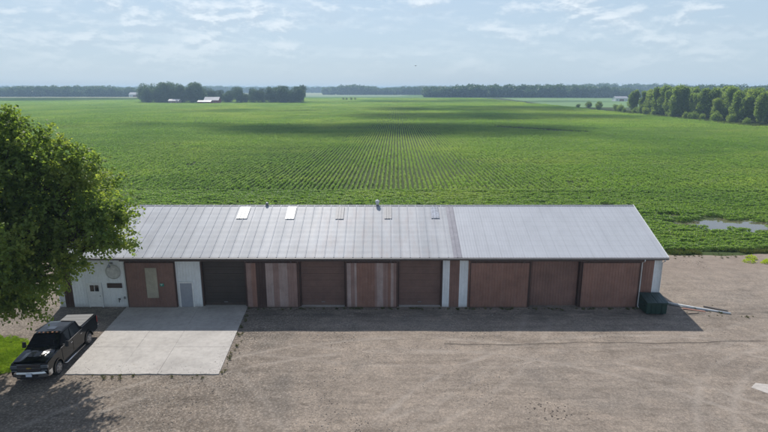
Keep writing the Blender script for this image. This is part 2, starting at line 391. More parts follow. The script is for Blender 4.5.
# ------------------------------------------------------------------ instancing for what nobody could count
def scatter(name, P, rot, scl, idx, sources, kind='stuff', label=None):
    me = bpy.data.meshes.new(name); P = np.asarray(P, dtype=np.float32)
    me.vertices.add(len(P)); me.vertices.foreach_set('co', P.ravel())
    a = me.attributes.new('rot', 'FLOAT_VECTOR', 'POINT'); a.data.foreach_set('vector', np.asarray(rot, dtype=np.float32).ravel())
    a = me.attributes.new('scl', 'FLOAT_VECTOR', 'POINT'); a.data.foreach_set('vector', np.asarray(scl, dtype=np.float32).ravel())
    a = me.attributes.new('idx', 'INT', 'POINT'); a.data.foreach_set('value', np.asarray(idx, dtype=np.int32).ravel())
    o = bpy.data.objects.new(name, me); COL.objects.link(o)
    ng = bpy.data.node_groups.new(name, 'GeometryNodeTree')
    ng.interface.new_socket('Geometry', in_out='INPUT', socket_type='NodeSocketGeometry'); ng.interface.new_socket('Geometry', in_out='OUTPUT', socket_type='NodeSocketGeometry')
    nn = ng.nodes; gi = nn.new('NodeGroupInput'); go = nn.new('NodeGroupOutput'); iop = nn.new('GeometryNodeInstanceOnPoints'); jn = nn.new('GeometryNodeJoinGeometry')
    for s in sources:
        oi = nn.new('GeometryNodeObjectInfo'); oi.inputs['Object'].default_value = s; oi.inputs['As Instance'].default_value = True
        ng.links.new(oi.outputs['Geometry'], jn.inputs[0])
    def na(nm, ty):
        x = nn.new('GeometryNodeInputNamedAttribute'); x.data_type = ty; x.inputs['Name'].default_value = nm
        return [q for q in x.outputs if q.name == 'Attribute' and q.enabled][0]
    ng.links.new(gi.outputs[0], iop.inputs['Points']); ng.links.new(jn.outputs[0], iop.inputs['Instance']); iop.inputs['Pick Instance'].default_value = True
    ng.links.new(na('idx','INT'), iop.inputs['Instance Index']); ng.links.new(na('rot','FLOAT_VECTOR'), iop.inputs['Rotation']); ng.links.new(na('scl','FLOAT_VECTOR'), iop.inputs['Scale'])
    ng.links.new(iop.outputs[0], go.inputs[0])
    o.modifiers.new('gn', 'NODES').node_group = ng
    tag(o, label, None, None, kind); return o

def leaf_quads(C, D, U, L, W):
    """C centres (n,3), D direction, U side vector, L length, W width -> diamond quads"""
    L = L[:,None]; W = W[:,None]
    a = C - D*L*.5; b = C + U*W*.5; c = C + D*L*.5; d = C - U*W*.5
    V = np.stack([a,b,c,d], 1).reshape(-1,3); F = np.arange(len(V)).reshape(-1,4); return V, F
def unit(v): return v/np.maximum(np.linalg.norm(v, axis=-1, keepdims=True), 1e-6)

def row_chunk(length, nl, width, height, nrows=1, spacing=.78, leaf=.2):
    Vs = []; Fs = []; off = 0
    n = nl
    y = rng.uniform(-length/2, length/2, n); row = rng.integers(0, nrows, n); x0 = (row-(nrows-1)/2)*spacing
    lump = .62 + .55*vnoise(y, row*7., .45, int(rng.integers(99)))
    t = rng.uniform(0, 1, n)**.6; x = rng.normal(0, .155, n)*width*(1.05-.35*t)
    z = height*lump*t*(1-.55*(np.abs(x)/width)**2)
    C = np.stack([x0+x, y, z+.03], 1)
    D = unit(np.stack([x*1.6+rng.normal(0,.5,n), rng.normal(0,.6,n), rng.normal(.25,.35,n)], 1))
    U = unit(np.cross(D, rng.normal(0,1,(n,3))*[.5,.5,.4]+[0,0,1]))
    V, F = leaf_quads(C, D, U, rng.uniform(.7,1.35,n)*leaf*1.25, rng.uniform(.7,1.3,n)*leaf*.7)
    return V, F
ROT = R(-1.3)                    # the rows run almost square to the shed
srcA = [np_mesh('crop_row_near', *row_chunk(2.1, 400, .60, .52, leaf=.135), M['crop'], link=False) for _ in range(5)]
srcB = [np_mesh('crop_row_mid', *row_chunk(4.2, 330, .60, .56, leaf=.25), M['crop'], link=False) for _ in range(4)]
srcC = [np_mesh('crop_row_far', *row_chunk(9., 1000, .66, .56, nrows=5, spacing=.88, leaf=.5), M['crop'], link=False) for _ in range(3)]

def right_limit(Y): return np.where(Y > 250, 172 + 6*vnoise(Y, 0, 30, 9), 9999)
def puddle(X, Y):
    """distance-like value, < 1 inside the wet hollow"""
    a = ((X-46)/6.6)**2 + ((Y-67.8)/3.3)**2; b = ((X-39.5)/4.5)**2 + ((Y-72.5)/1.0)**2; c = ((X-33.6)/1.6)**2 + ((Y-77)/3.0)**2
    return np.minimum(np.minimum(a, b), c) * (.30+.8*vnoise(X, Y, 1.6, 31)+.6*vnoise(X, Y, .55, 32))
def keep_field(X, Y):
    k = (np.abs(X) < .84*Y + 32) & (X < right_limit(Y))
    k &= Y > lot_edge(X) + 1.0
    k &= ~((np.abs(X+2) < 26.5) & (Y < 56.5))
    # thin and drowned patches
    bare = vnoise(X, Y, 9, 41)*.6 + vnoise(X, Y, 3, 42)*.4
    k &= ~((bare > .86) & (rng.random(X.shape) < .75))
    pd = puddle(X, Y); k &= ~((pd < 1.0) & (rng.random(X.shape) < .90)); k &= ~((pd < 1.7) & (rng.random(X.shape) < .45))
    # grassed waterway, a dark broken line in the field
    w = np.abs(Y - (232 - 1.1*(X-70))); k &= ~((X > 52) & (X < 84) & (w < 5))
    return k
def rows(y0, y1, step, spacing, width_f=.84):
    u = np.arange(-int((y1*width_f+40)/spacing), int((y1*width_f+40)/spacing)+1)*spacing; v = np.arange(y0, y1, step)
    Ug, Vg = np.meshgrid(u, v); Ug = Ug.ravel(); Vg = Vg.ravel() + rng.uniform(-.3,.3,Ug.size)*step*.2
    return Ug*cos(ROT) - (Vg)*sin(ROT)*1.0, Ug*sin(ROT) + Vg*cos(ROT)
def lay(name, X, Y, srcs, rz, sc_w=1., jitter=.04):
    n = len(X); s = rng.uniform(.80,1.2,n)*(.80+.4*vnoise(X, Y, 14, 51)); flip = rng.integers(0, 2, n)*pi
    P = np.stack([X + rng.normal(0,jitter,n), Y, np.zeros(n)], 1)
    rot = np.stack([np.zeros(n), np.zeros(n), rz + flip + rng.normal(0,.015,n)], 1)
    return scatter(name, P, rot, np.stack([s*sc_w, np.ones(n), s], 1), rng.integers(0, len(srcs), n), srcs)
# headland: rows along the shed, grown together
u = np.arange(-112, 112, 2.0); v = np.arange(56, 91.5, .74); X, Y = [q.ravel() for q in np.meshgrid(u, v)]; Y = Y + .5*np.sin(X*.05) 
k = keep_field(X, Y) & ~((np.abs(Y-89.2) < .3) & (X > 5)) ; lay('headland_crop', X[k], Y[k], srcA, pi/2, 1.25, .3)
X, Y = rows(92, 246, 2.0, .88); k = keep_field(X, Y); lay('crop_rows', X[k], Y[k], srcA, ROT)
X, Y = rows(246, 560, 4.0, .88); k = keep_field(X, Y); lay('crop_rows', X[k], Y[k], srcB, ROT)
X, Y = rows(560, 985, 8.8, 4.4); k = keep_field(X, Y); lay('crop_rows', X[k], Y[k], srcC, ROT)
print('crop done')

# puddle in the field
xs = np.arange(30, 56, .25); ys = np.arange(62, 82, .25); XX, YY = np.meshgrid(xs, ys); IN = puddle(XX, YY) < .95
nx = len(xs); V = np.stack([XX.ravel(), YY.ravel(), np.full(XX.size, .02)], 1)
F = []
for j in range(len(ys)-1):
    for i in range(nx-1):
        if IN[j,i] and IN[j+1,i] and IN[j,i+1] and IN[j+1,i+1]: a = j*nx+i; F.append((a,a+1,a+nx+1,a+nx))
tag(np_mesh('puddle', V, F, M['water']), kind='structure')

# ------------------------------------------------------------------ grass tufts
def tuft(nb, h, spread, w=.02, lean=.5):
    a = rng.uniform(0, 2*pi, nb); r = rng.uniform(0, spread, nb); B = np.stack([r*np.cos(a), r*np.sin(a), np.zeros(nb)], 1)
    d = unit(np.stack([rng.normal(0,lean,nb), rng.normal(0,lean,nb), np.ones(nb)], 1)); hh = h*rng.uniform(.5,1.2,nb)
    s = unit(np.cross(d, rng.normal(0,1,(nb,3))))*w
    C = B + d*hh[:,None]*.5; return leaf_quads(C, d, unit(s), hh, np.full(nb, w*2))
def scat_simple(name, X, Y, Z, srcs, smin, smax):
    n = len(X); s = rng.uniform(smin, smax, n)
    return scatter(name, np.stack([X,Y,Z],1), np.stack([np.zeros(n),np.zeros(n),rng.uniform(0,6.28,n)],1), np.stack([s,s,s],1), rng.integers(0,len(srcs),n), srcs)
gt = [np_mesh('grass_tuft', *tuft(40, .13, .13, .012, .6), M['grass'], link=False) for _ in range(3)]
X = rng.uniform(-42, -22.5, 26000); Y = rng.uniform(27, 37, 26000)
t = np.arctan2((Y-31.9)/3.9, (X+32.6)/8.86); rr = np.hypot((X+32.6)/8.86, (Y-31.9)/3.9); k = (rr < 1.03 + .06*np.sin(3*t+1) + .05*rng.normal(size=len(X))) & (X > -36)
scat_simple('lawn_grass', X[k], Y[k], np.full(k.sum(), .09), gt, .6, 1.3)
dt = [np_mesh('rough_tuft', *tuft(46, .42, .25, .02, .55), M['drygrass'], link=False) for _ in range(3)]
X = rng.uniform(-80, 90, 5200); Y = lot_edge(X) + np.abs(rng.normal(.2, .8, len(X))); k = ~((np.abs(X+2) < 25) & (Y < 55.2)) & (vnoise(X, Y, 2.5, 77) > .3)
scat_simple('field_edge_grass', X[k], Y[k], np.zeros(k.sum()), dt, .4, 1.1)
wt = [np_mesh('small_weed', *tuft(26, .16, .10, .018, .8), M['deadgrass'], link=False) for _ in range(3)]
Y = list(rng.uniform(30, 40.5, 24)); X = [-10.25 - (y-30.1)*.08 + abs(random.gauss(0,.25)) for y in Y]
X += list(rng.uniform(-20, -10.5, 12)); Y += list(29.95 - np.abs(rng.normal(0,.2,12)))
X += list(rng.uniform(-10.5, 21, 120)); Y += list(40.35 - np.abs(rng.normal(0,.15,120)))
X += list(rng.uniform(23.2, 29, 14)); Y += list(rng.uniform(38.6, 41.2, 14))
X += list(rng.uniform(23, 60, 110)); Y += list(rng.uniform(53.2, 55, 110))
scat_simple('weeds', np.array(X), np.array(Y), np.full(len(X), .06), wt, .4, 1.2)
# loose stones on the lot, some kicked onto the apron
def stone():
    V = []; 
    for a_ in ((1,0,0),(-1,0,0),(0,1,0),(0,-1,0),(0,0,1),(0,0,-1)): V.append([q*random.uniform(.7,1.2) for q in a_])
    return np.array(V)*[1,.8,.6], np.array([(0,2,4),(2,1,4),(1,3,4),(3,0,4),(2,0,5),(1,2,5),(3,1,5),(0,3,5)])
stm = [simple('pale_stone', (.46,.42,.38), .9, dirt=.3), simple('brown_stone', (.27,.22,.18), .9, dirt=.3), simple('dark_stone', (.13,.12,.11), .9, dirt=.3)]
st = [np_mesh('stone', *stone(), stm[q % 3], link=False) for q in range(6)]
n_ = 26000; X = rng.uniform(-26, 34, n_); Y = rng.uniform(23.5, 54, n_); k = ~((Y > 30) & (X > -21.2) & (X < -10.3)) & ~((Y > 40.3) & (X < 22.6)) & (vnoise(X, Y, 4, 88) + .012*(-X) > .42)
scat_simple('loose_stones', X[k], Y[k], np.full(k.sum(), .065), st, .015, .05)
n_ = 450; u_ = rng.uniform(0,1,n_); v_ = rng.uniform(0,1,n_); e_ = rng.integers(0,3,n_); dd = np.abs(rng.normal(0,.06,n_))
u_ = np.where(e_ == 0, 1-dd*.7, np.where(e_ == 1, dd*.7, u_)); v_ = np.where(e_ == 2, dd, v_)
ax = -20.0 + 9.65*u_; bx_ = -21.1 + 9.9*u_; X = ax + (bx_-ax)*v_; Y = 30.1 + 10.3*v_
scat_simple('apron_grit', X, Y, np.full(n_, .102), st, .012, .035)
# dark mud clods dropped by machinery
n_ = 60; cx = rng.choice([9.2, 10.0, 8.6, 10.9, 9.6], n_); cy = rng.choice([25.6, 26.3, 25.9, 26.9, 26.6], n_)
scat_simple('mud_clods', cx + rng.normal(0,.42,n_), cy + rng.normal(0,.12,n_), np.full(n_, .06), [np_mesh('clod', *stone(), simple('wet_mud', (.15,.122,.10), .95, dirt=.3), link=False)], .02, .085)
# bright weed clump at the right edge of the lot
def bush_mesh(n, rx, ry, rz, leaf):
    a = unit(rng.normal(0,1,(n,3))); r = rng.uniform(.35,1,n)**.5; C = a*r[:,None]*[rx,ry,rz]; C[:,2] = np.abs(C[:,2])
    D = unit(a + rng.normal(0,.5,(n,3))); U = unit(np.cross(D, rng.normal(0,1,(n,3)))); return leaf_quads(C, D, U, leaf*rng.uniform(.7,1.3,n), leaf*.6*rng.uniform(.7,1.3,n))
Vs = []; Fs = []; off = 0
for q in range(26):
    V, F = bush_mesh(260, .8*random.uniform(.6,1.2), .6*random.uniform(.6,1.2), .45*random.uniform(.6,1.3), .13)
    V = V + [40.3+random.uniform(-2.7,5), 52.6+random.gauss(0,.45), .02]; Vs.append(V); Fs.append(F+off); off += len(V)
tag(np_mesh('weed_patch', np.concatenate(Vs), np.concatenate(Fs), M['weed']), 'bright yellow-green weed patch on the bare soil right of the shed', 'weeds')

# ------------------------------------------------------------------ the shed
XL, XR = -26.5, 22.35; RX0, RX1 = -26.75, 22.6; YB = 53.6; YE0, YE1 = 40.3, 54.05; YR = 47.17; ZE = 4.42; ZR = 7.2; ZW = 4.12
shed = empty('machine_shed', (0, YF, 0)); tag(shed, 'long low brown and white machine shed with grey metal roof beside the field', 'shed')
S0 = (0, -YF, 0)
def part(mb, name, mats, parent=shed, bevel=0, label=None):
    o = mb.build(name, mats, parent, bevel)
    if parent is shed: o.location = S0
    if label: o['label'] = label
    return o
def corr(x0, x1, z0, z1, y, mats_fn=lambda x: 0, pitch=.23, d=.022, back=.05):
    """ribbed steel sheet, ribs upright; y = its face towards the yard"""
    g = MB(); x = x0; prof = []
    while x < x1 - .001:
        for dx, dy in ((0, 0), (pitch*.62, 0), (pitch*.70, -d), (pitch*.92, -d)):
            if x+dx < x1: prof.append((x+dx, y+dy))
        x += pitch
    prof.append((x1, y))
    for a, b in zip(prof, prof[1:]):
        g.face([(a[0],a[1],z0),(b[0],b[1],z0),(b[0],b[1],z1),(a[0],a[1],z1)], mats_fn((a[0]+b[0])/2))
    g.box(x0, x1, y+.003, y+back, z0, z1, mats_fn((x0+x1)/2))
    return g
def slope_z(y, lift=0):
    return (ZE + (y-YE0)/(YR-YE0)*(ZR-ZE) if y <= YR else ZR - (y-YR)/(YE1-YR)*(ZR-ZE)) + lift
def roof_sheet(x0, x1, pitch, w, d, mi_fn=lambda x:0, lift=0, ys=(YE0, YR)):
    g = MB(); prof = []; x = x0
    while x < x1 - .001:
        for dx, dz in ((0,0),(pitch-w,0),(pitch-w*.75,d),(pitch-w*.25,d)):
            if x+dx < x1: prof.append((x+dx, dz))
        x += pitch
    prof.append((x1, 0))
    for a, b in zip(prof, prof[1:]):
        g.face([(a[0],ys[0],slope_z(ys[0],a[1]+lift)),(b[0],ys[0],slope_z(ys[0],b[1]+lift)),(b[0],ys[1],slope_z(ys[1],b[1]+lift)),(a[0],ys[1],slope_z(ys[1],a[1]+lift))], mi_fn((a[0]+b[0])/2))
    return g
# roof: two spans of different age, front and back slope
for nm, x0, x1, pitch, w, d, mt, lb in (('roof', RX0, 5.55, .76, .09, .030, M['roofold'], 'older weathered span of ribbed metal roof'), ('roof', 6.22, RX1, .2286, .05, .018, M['roofnew'], 'newer smoother pale span of metal roof')):
    g = roof_sheet(x0, x1, pitch, w, d)
    b = roof_sheet(x0, x1, pitch, w, d, ys=(YR, YE1)); o = len(g.v); g.v += b.v; g.f += [tuple(q+o for q in f) for f in b.f]; g.m += b.m; g.sm += b.sm
    part(g, nm, mt, label=lb)
g = roof_sheet(5.55, 6.22, .335, .05, .03, lift=.012); b = roof_sheet(5.55, 6.22, .335, .05, .03, lift=.012, ys=(YR, YE1)); o = len(g.v); g.v += b.v; g.f += [tuple(q+o for q in f) for f in b.f]; g.m += b.m; g.sm += b.sm
part(g, 'roof_strip', M['striproof'], label='darker grey strip of roofing between the two spans')
# underside and frame of the roof so it has thickness
g = MB()
g.prism([(YE0+.01,ZE-.03),(YR,ZR-.03),(YE1-.01,ZE-.03),(YE1-.01,ZE-.22),(YB,ZE-.22),(YR,ZR-.3),(YF+.02,ZE-.3),(YE0+.01,ZE-.22)], 'x', RX0+.02, RX1-.02)
part(g, 'soffit', M['trim'])
g = MB(); g.prism([(YR-.24,ZR-.085),(YR,ZR+.03),(YR+.24,ZR-.062),(YR,ZR+.03)], 'x', RX0, RX1)
part(g, 'ridge_cap', M['roofnew'])
g = MB(); g.box(RX0, RX1, YE0-.03, YE0+.01, ZE-.20, ZE+.005); part(g, 'fascia', simple('fascia_brown', (.13,.10,.095), .5))
g = MB(); g.prism([(YE0-.14,ZE-.03),(YE0-.14,ZE-.12),(YE0-.04,ZE-.14),(YE0-.033,ZE-.02)], 'x', RX0, RX1); part(g, 'gutter', simple('gutter_paint', (.16,.155,.155), .45, dirt=.2))
for s, xx in ((-1, RX0), (1, RX1)):
    g = MB(); t = .04*s
    for ya, yb in ((YE0-.02, YR), (YR, YE1+.02)):
        za, zb = slope_z(max(ya,YE0)), slope_z(min(yb,YE1))
        x0, x1 = sorted((xx-t*.6, xx+t))
        g.prism([(ya,za-.2),(yb,zb-.2),(yb,zb+.05),(ya,za+.05)], 'x', x0, x1)
    part(g, 'barge_board', M['whitepaint'])
# skylight sheets near the ridge
for x, w, y0, mt, lb in ((-12.45, .95, 45.15, 'skylight', 'bright white skylight sheet'), (-8.25, .80, 45.1, 'skylight', 'bright white skylight sheet'), (-3.9, .72, 45.1, 'skydirty', 'stained grey skylight sheet'), (0.35, .66, 45.15, 'skydirty', 'stained grey skylight sheet'), (4.5, .72, 45.2, 'skyblue', 'mottled bluish skylight sheet')):
    g = roof_sheet(x-w/2, x+w/2, w/3, .04, .03, lift=.052, ys=(y0, 46.85)); part(g, 'skylight', M[mt], label=lb)
# ridge vents
for x, big in ((-10.6, False), (-.6, True)):
    g = MB(); zz = ZR+.05
    g.cyl((x,YR,zz),(x,YR,zz+.12),.12,12); 
    if big:
        g.tube([(x,YR,zz+.12),(x,YR,zz+.18),(x,YR,zz+.30),(x,YR,zz+.40),(x,YR,zz+.44)], [.10,.16,.19,.13,.04], 14)
        for q in range(14):
            t = 2*pi*q/14; g.box(x+.19*cos(t)-.008, x+.19*cos(t)+.008, YR+.19*sin(t)-.008, YR+.19*sin(t)+.008, zz+.16, zz+.38)
    else:
        g.tube([(x,YR,zz+.1),(x,YR,zz+.14),(x,YR,zz+.2)], [.15,.15,.03], 12)
    part(g, 'roof_vent', M['whitepaint'] if big else M['steel'], label='white turbine vent on the ridge' if big else 'low dark cap vent on the ridge')

# walls
def gable(x0, x1):
    g = MB(); g.prism([(YF+.06,-.1),(YB,-.1),(YB,ZE-.24),(YR,ZR-.32),(YF+.06,ZW+.15)], 'x', x0, x1); return g
part(gable(XR-.14, XR), 'side_wall', M['white'])
part(gable(XL, XL+.14), 'side_wall', M['white'])
part(corr(XL+.14, XR-.14, -.1, ZE-.26, YB-.14), 'rear_wall', M['brown'])
g = MB(); g.box(XL+.15, XR-.15, YF+.1, YF+.25, 3.97, 4.16); g.box(XL+.15, XR-.15, YF+.02, YF+.1, 4.03, 4.14); part(g, 'header_beam', M['brown_dark'])
g = MB(); g.box(XL+.15, XR-.15, YF+5, YF+5.1, -.05, 4.1); part(g, 'inner_wall', M['brown_dark'])
openings = [(-14.85,-11.2),(-6.9,-3.1),(1.1,4.75),(11.8,15.85)]
def wall_seg(x0, x1, m, z1=4.03, lb=None): return part(corr(x0, x1, -.1, z1, YF, back=.12), 'wall_panel', M[m], label=lb)
def plain_seg(x0, x1, m, lb=None, y=YF-.02):
    g = MB(); g.box(x0, x1, y, YF+.12, -.1, 4.05)
    return part(g, 'wall_panel', M[m], label=lb)
wall_seg(XL, -26.05, 'white', lb='narrow white panel at the left corner'); wall_seg(-26.05, -25.35, 'brown_dark'); 
wall_seg(-25.35, -20.9, 'white', 4.06, 'wide white wall panel with the white door'); wall_seg(-20.9, -16.82, 'brown2'); wall_seg(-16.82, -14.85, 'white', 4.06, 'white wall panel around the grey door')
wall_seg(-11.2, -6.9, 'brown2'); wall_seg(-3.1, 1.1, 'brown2'); wall_seg(4.75, 5.3, 'white', 4.05, 'narrow white panel right of the third dark door'); wall_seg(5.3, 6.1, 'brown2'); wall_seg(6.1, 6.8, 'white', 4.05, 'white panel below the darker roof strip')
wall_seg(6.8, 11.8, 'brown'); wall_seg(15.85, 20.7, 'brown'); wall_seg(20.7, 21.75, 'brown'); wall_seg(21.75, XR, 'white', 4.06, 'white panel at the right corner behind the dumpster')
for x in (11.8, 15.85): 
    g = MB(); g.box(x-.06, x+.06, YF-.06, YF+.5, -.05, 4.03); part(g, 'door_post', M['brown_dark'])
# recessed doors
for (x0, x1), m in zip(openings[:3], ('rolldark', 'rollbrown', 'rollbrown')):
    g = MB(); z = .05; n_ = 7; hh = (3.94-z)/n_
    for q in range(n_):
        g.box(x0+.13, x1-.13, YF+.36, YF+.42, z+q*hh+.005, z+(q+1)*hh-.005)
        g.box(x0+.13, x1-.13, YF+.352, YF+.361, z+q*hh+hh*.4, z+q*hh+hh*.6)
    g.box(x0+.1, x1-.1, YF+.425, YF+.46, .05, 3.96)
    d = part(g, 'overhead_door', M[m], label={'rolldark':'nearly black overhead door at the apron'}.get(m))
    h = MB(); h.box((x0+x1)/2-.15, (x0+x1)/2+.15, YF+.31, YF+.345, .35, .40); h.build('handle', M['steel'], d)
    g = MB(); g.box(x0, x0+.12, YF+.12, YF+.45, -.05, 3.97); g.box(x1-.12, x1, YF+.12, YF+.45, -.05, 3.97); g.box(x0, x1, YF+.12, YF+.45, 3.97, 4.02); g.box(x0+.12, x1-.12, YF+.05, YF+.5, -.05, .08, 1)
    part(g, 'door_frame', [M['brown_dark'], M['concrete']])
part(corr(11.88, 15.77, .06, 3.96, YF+.30), 'sliding_door', M['brown2'], label='set-back ribbed brown door between two proud ones')
# hung sliding doors, proud of the wall
def slider(x0, x1, y, mats, fn=lambda x:0, z0=.07, z1=3.93, lb=None):
    o = part(corr(x0, x1, z0, z1, y, fn), 'sliding_door', mats, label=lb)
    g = MB()
    for xx in (x0, x1-.05): g.box(xx, xx+.05, y-.035, y+.05, z0-.01, z1+.01)
    g.box(x0+.05, x1-.05, y-.034, y+.049, z0-.01, z0+.05); g.box(x0+.05, x1-.05, y-.034, y+.049, z1-.04, z1+.01); g.build('edge_frame', M['brown_dark'], o)
    for xx in (x0+.5, x1-.5):
        g = MB(); g.box(xx-.04, xx+.04, y-.045, y-.02, z1-.05, z1+.12); g.cyl((xx,y-.03,z1+.12),(xx,y+.02,z1+.12),.05,10)
        g.build('hanger', M['trim'], o)
    return o
d1 = slider(-20.85, -16.85, YF-.13, [M['brown2']], lb='brown sliding door with a tall cream panel')
g = MB(); g.box(-19.22, -18.30, YF-.185, YF-.14, .92, 3.48); g.build('cream_panel', M['cream'], d1)
g = MB(); g.box(-18.12, -17.80, YF-.19, YF-.158, 1.92, 2.16, 0)
for q in range(3): g.box(-18.08+.03*q, -17.86-.05*q, YF-.193, YF-.19, 2.09-.055*q, 2.115-.055*q, 1)
g.build('small_sign', [M['sign'], M['whitepaint']], d1)
def tonesA(x):
    u = (x+11.2)/4.3
    return 0 if u < .12 else 1 if u < .2 else 2 if u < .4 else 3 if u < .52 else 0 if u < .62 else 3 if u < .78 else 0
slider(-11.15, -6.95, YF-.13, [M['faded'], M['brown'], M['brown_dark'], M['chalky']], tonesA, lb='sliding door of mismatched brown and faded sheets')
def tonesB(x):
    u = (x+3.1)/4.2
    return 3 if u < .10 else 0 if u < .17 else 3 if u < .22 else 1 if u < .56 else 0 if u < .60 else 3 if u < .72 else 0 if u < .80 else 1 if u < .86 else 3 if u < .92 else 0
slider(-3.05, 1.05, YF-.13, [M['faded'], M['brown'], M['brown_dark'], M['chalky']], tonesB, lb='sliding door with chalky white and brown stripes')
slider(6.95, 11.72, YF-.13, [M['brown']], lb='plain ribbed brown sliding door, left of the right-hand three')
slider(15.95, 20.6, YF-.13, [M['brown']], lb='plain ribbed brown sliding door near the right end')
for x0, x1 in ((-21.2,-11.0),(-11.0,1.3),(6.85,20.65)):
    g = MB(); g.box(x0, x1, YF-.19, YF-.02, 4.035, 4.11); part(g, 'door_track', M['trim'])
# white man door with a two-pane window
g = MB(); g.box(-24.0,-23.02,YF-.075,YF-.035,.12,2.08)
for zz in (.2, .85): g.box(-23.9,-23.12,YF-.085,YF-.0751,zz,zz+.5)
d = part(g, 'entry_door', M['whitepaint'], label='white entry door with a small two-pane window')
g = MB(); g.box(-23.86,-23.54,YF-.095,YF-.0865,1.45,1.98); g.box(-23.47,-23.16,YF-.095,YF-.0865,1.45,1.98); g.build('window', M['glass'], d)
g = MB(); g.cyl((-23.1,YF-.13,1.05),(-23.1,YF-.08,1.05),.035,10); g.build('handle', M['steel'], d)
g = MB(); g.box(-24.09,-24.0,YF-.09,YF-.024,.05,2.18); g.box(-23.02,-22.93,YF-.09,YF-.024,.05,2.18); g.box(-24.0,-23.02,YF-.09,YF-.024,2.08,2.18); part(g, 'door_frame', M['whitepaint'])
# grey man door
g = MB(); g.box(-16.55,-15.58,YF-.075,YF-.035,.12,2.15); d = part(g, 'entry_door', M['greydoor'], label='plain grey entry door')
g = MB(); g.cyl((-15.68,YF-.13,1.05),(-15.68,YF-.08,1.05),.035,10); g.build('handle', M['steel'], d)
g = MB(); g.box(-16.66,-16.55,YF-.09,YF-.024,.05,2.27); g.box(-15.58,-15.47,YF-.09,YF-.024,.05,2.27); g.box(-16.55,-15.58,YF-.09,YF-.024,2.15,2.27); part(g, 'door_frame', M['whitepaint'])
# sign board, round faded emblem, light, tap, meter
g = MB(); g.box(-22.45,-21.25,YF-.09,YF-.035,1.74,2.14); part(g, 'sign_board', simple('brown_board', (.06,.035,.028), .6, dirt=.3), bevel=.01)
g = MB(); g.cyl((-21.85,YF-.05,3.10),(-21.85,YF-.028,3.10),.62,32); 
o = part(g, 'round_emblem', simple('faded_emblem', (.52,.52,.49), .6, dirt=.35, dscale=3), label='faded round emblem high on the white wall')
g = MB()
for q in range(40):
    t0, t1 = 2*pi*q/40, 2*pi*(q+1)/40
    g.face([(-21.85+.6*cos(t0),YF-.052,3.1+.6*sin(t0)),(-21.85+.6*cos(t1),YF-.052,3.1+.6*sin(t1)),(-21.85+.54*cos(t1),YF-.052,3.1+.54*sin(t1)),(-21.85+.54*cos(t0),YF-.052,3.1+.54*sin(t0))])
g.build('emblem_ring', simple('emblem_ring_paint', (.36,.37,.35), .6, dirt=.3), o)
g = MB(); g.box(-22.0,-21.8,YF-.12,YF-.03,3.78,3.92); g.tube([(-21.9,YF-.1,3.86),(-21.9,YF-.38,3.98),(-21.9,YF-.5,3.86)], .025, 8); g.tube([(-21.9,YF-.5,3.88),(-21.9,YF-.5,3.78),(-21.9,YF-.5,3.66)], [.05,.09,.15], 12)
part(g, 'wall_lamp', M['steel'])
g = MB(); g.cyl((-21.55,YF-.02,.72),(-21.55,YF-.2,.72),.03,8); g.cyl((-21.55,YF-.2,.72),(-21.55,YF-.2,.55),.03,8); g.cyl((-21.64,YF-.14,.82),(-21.46,YF-.14,.82),.04,8); part(g, 'tap', M['black'])
g = MB(); g.box(-21.2,-21.08,YF-.1,YF-.02,.78,.98); part(g, 'meter_box', M['steel'])
for x in (20.72, XR-.03, XL+.1):
    g = MB(); g.tube([(x,YE0-.09,ZE-.14),(x,YE0-.09,ZE-.28),(x,YF-.12,ZE-.5),(x,YF-.12,.25),(x,YF-.32,.12)], .045, 8); part(g, 'downspout', M['whitepaint'])

# ------------------------------------------------------------------ dumpster
dm = empty('dumpster', (21.5, 39.75, .07), R(-2)); tag(dm, 'dark green steel dumpster against the right end of the shed', 'dumpster')
g = MB()
g.prism([(-.72,.12),(-.62,.0+.1),(.7,.1),(.72,1.28),(-.75,1.02)], 'x', -.78, .78); b = g.build('body', M['green'], dm, .015)
g = MB()
for x in (-.4, 0, .4): g.box(x-.03, x+.03, -.79, -.73, .15, .98)
g.box(-.82,.82,-.79,-.75,.93,1.0); g.build('rib', M['green'], b)
for s in (-1,1):
    g = MB(); x0, x1 = sorted((s*.02, s*.83)); g.prism([(-.82,1.035),(.74,1.31),(.74,1.35),(-.82,1.075)], 'x', x0, x1)
    for q in range(3): xx = x0+.14+q*.24; g.prism([(-.7,1.075),(.6,1.30),(.6,1.335),(-.7,1.11)], 'x', xx, xx+.05)
    g.build('lid', M['lidblack'], dm, .01)
    g = MB(); x0, x1 = sorted((s*.785, s*.90)); g.box(x0, x1, -.45, .45, .62, .78); g.build('fork_pocket', M['green'], dm, .01)
for x in (-.6,.6):
    for y in (-.5,.55):
        g = MB(); g.cyl((x-.04,y,.05),(x+.04,y,.05),.07,14); g.build('wheel', M['black'], dm)

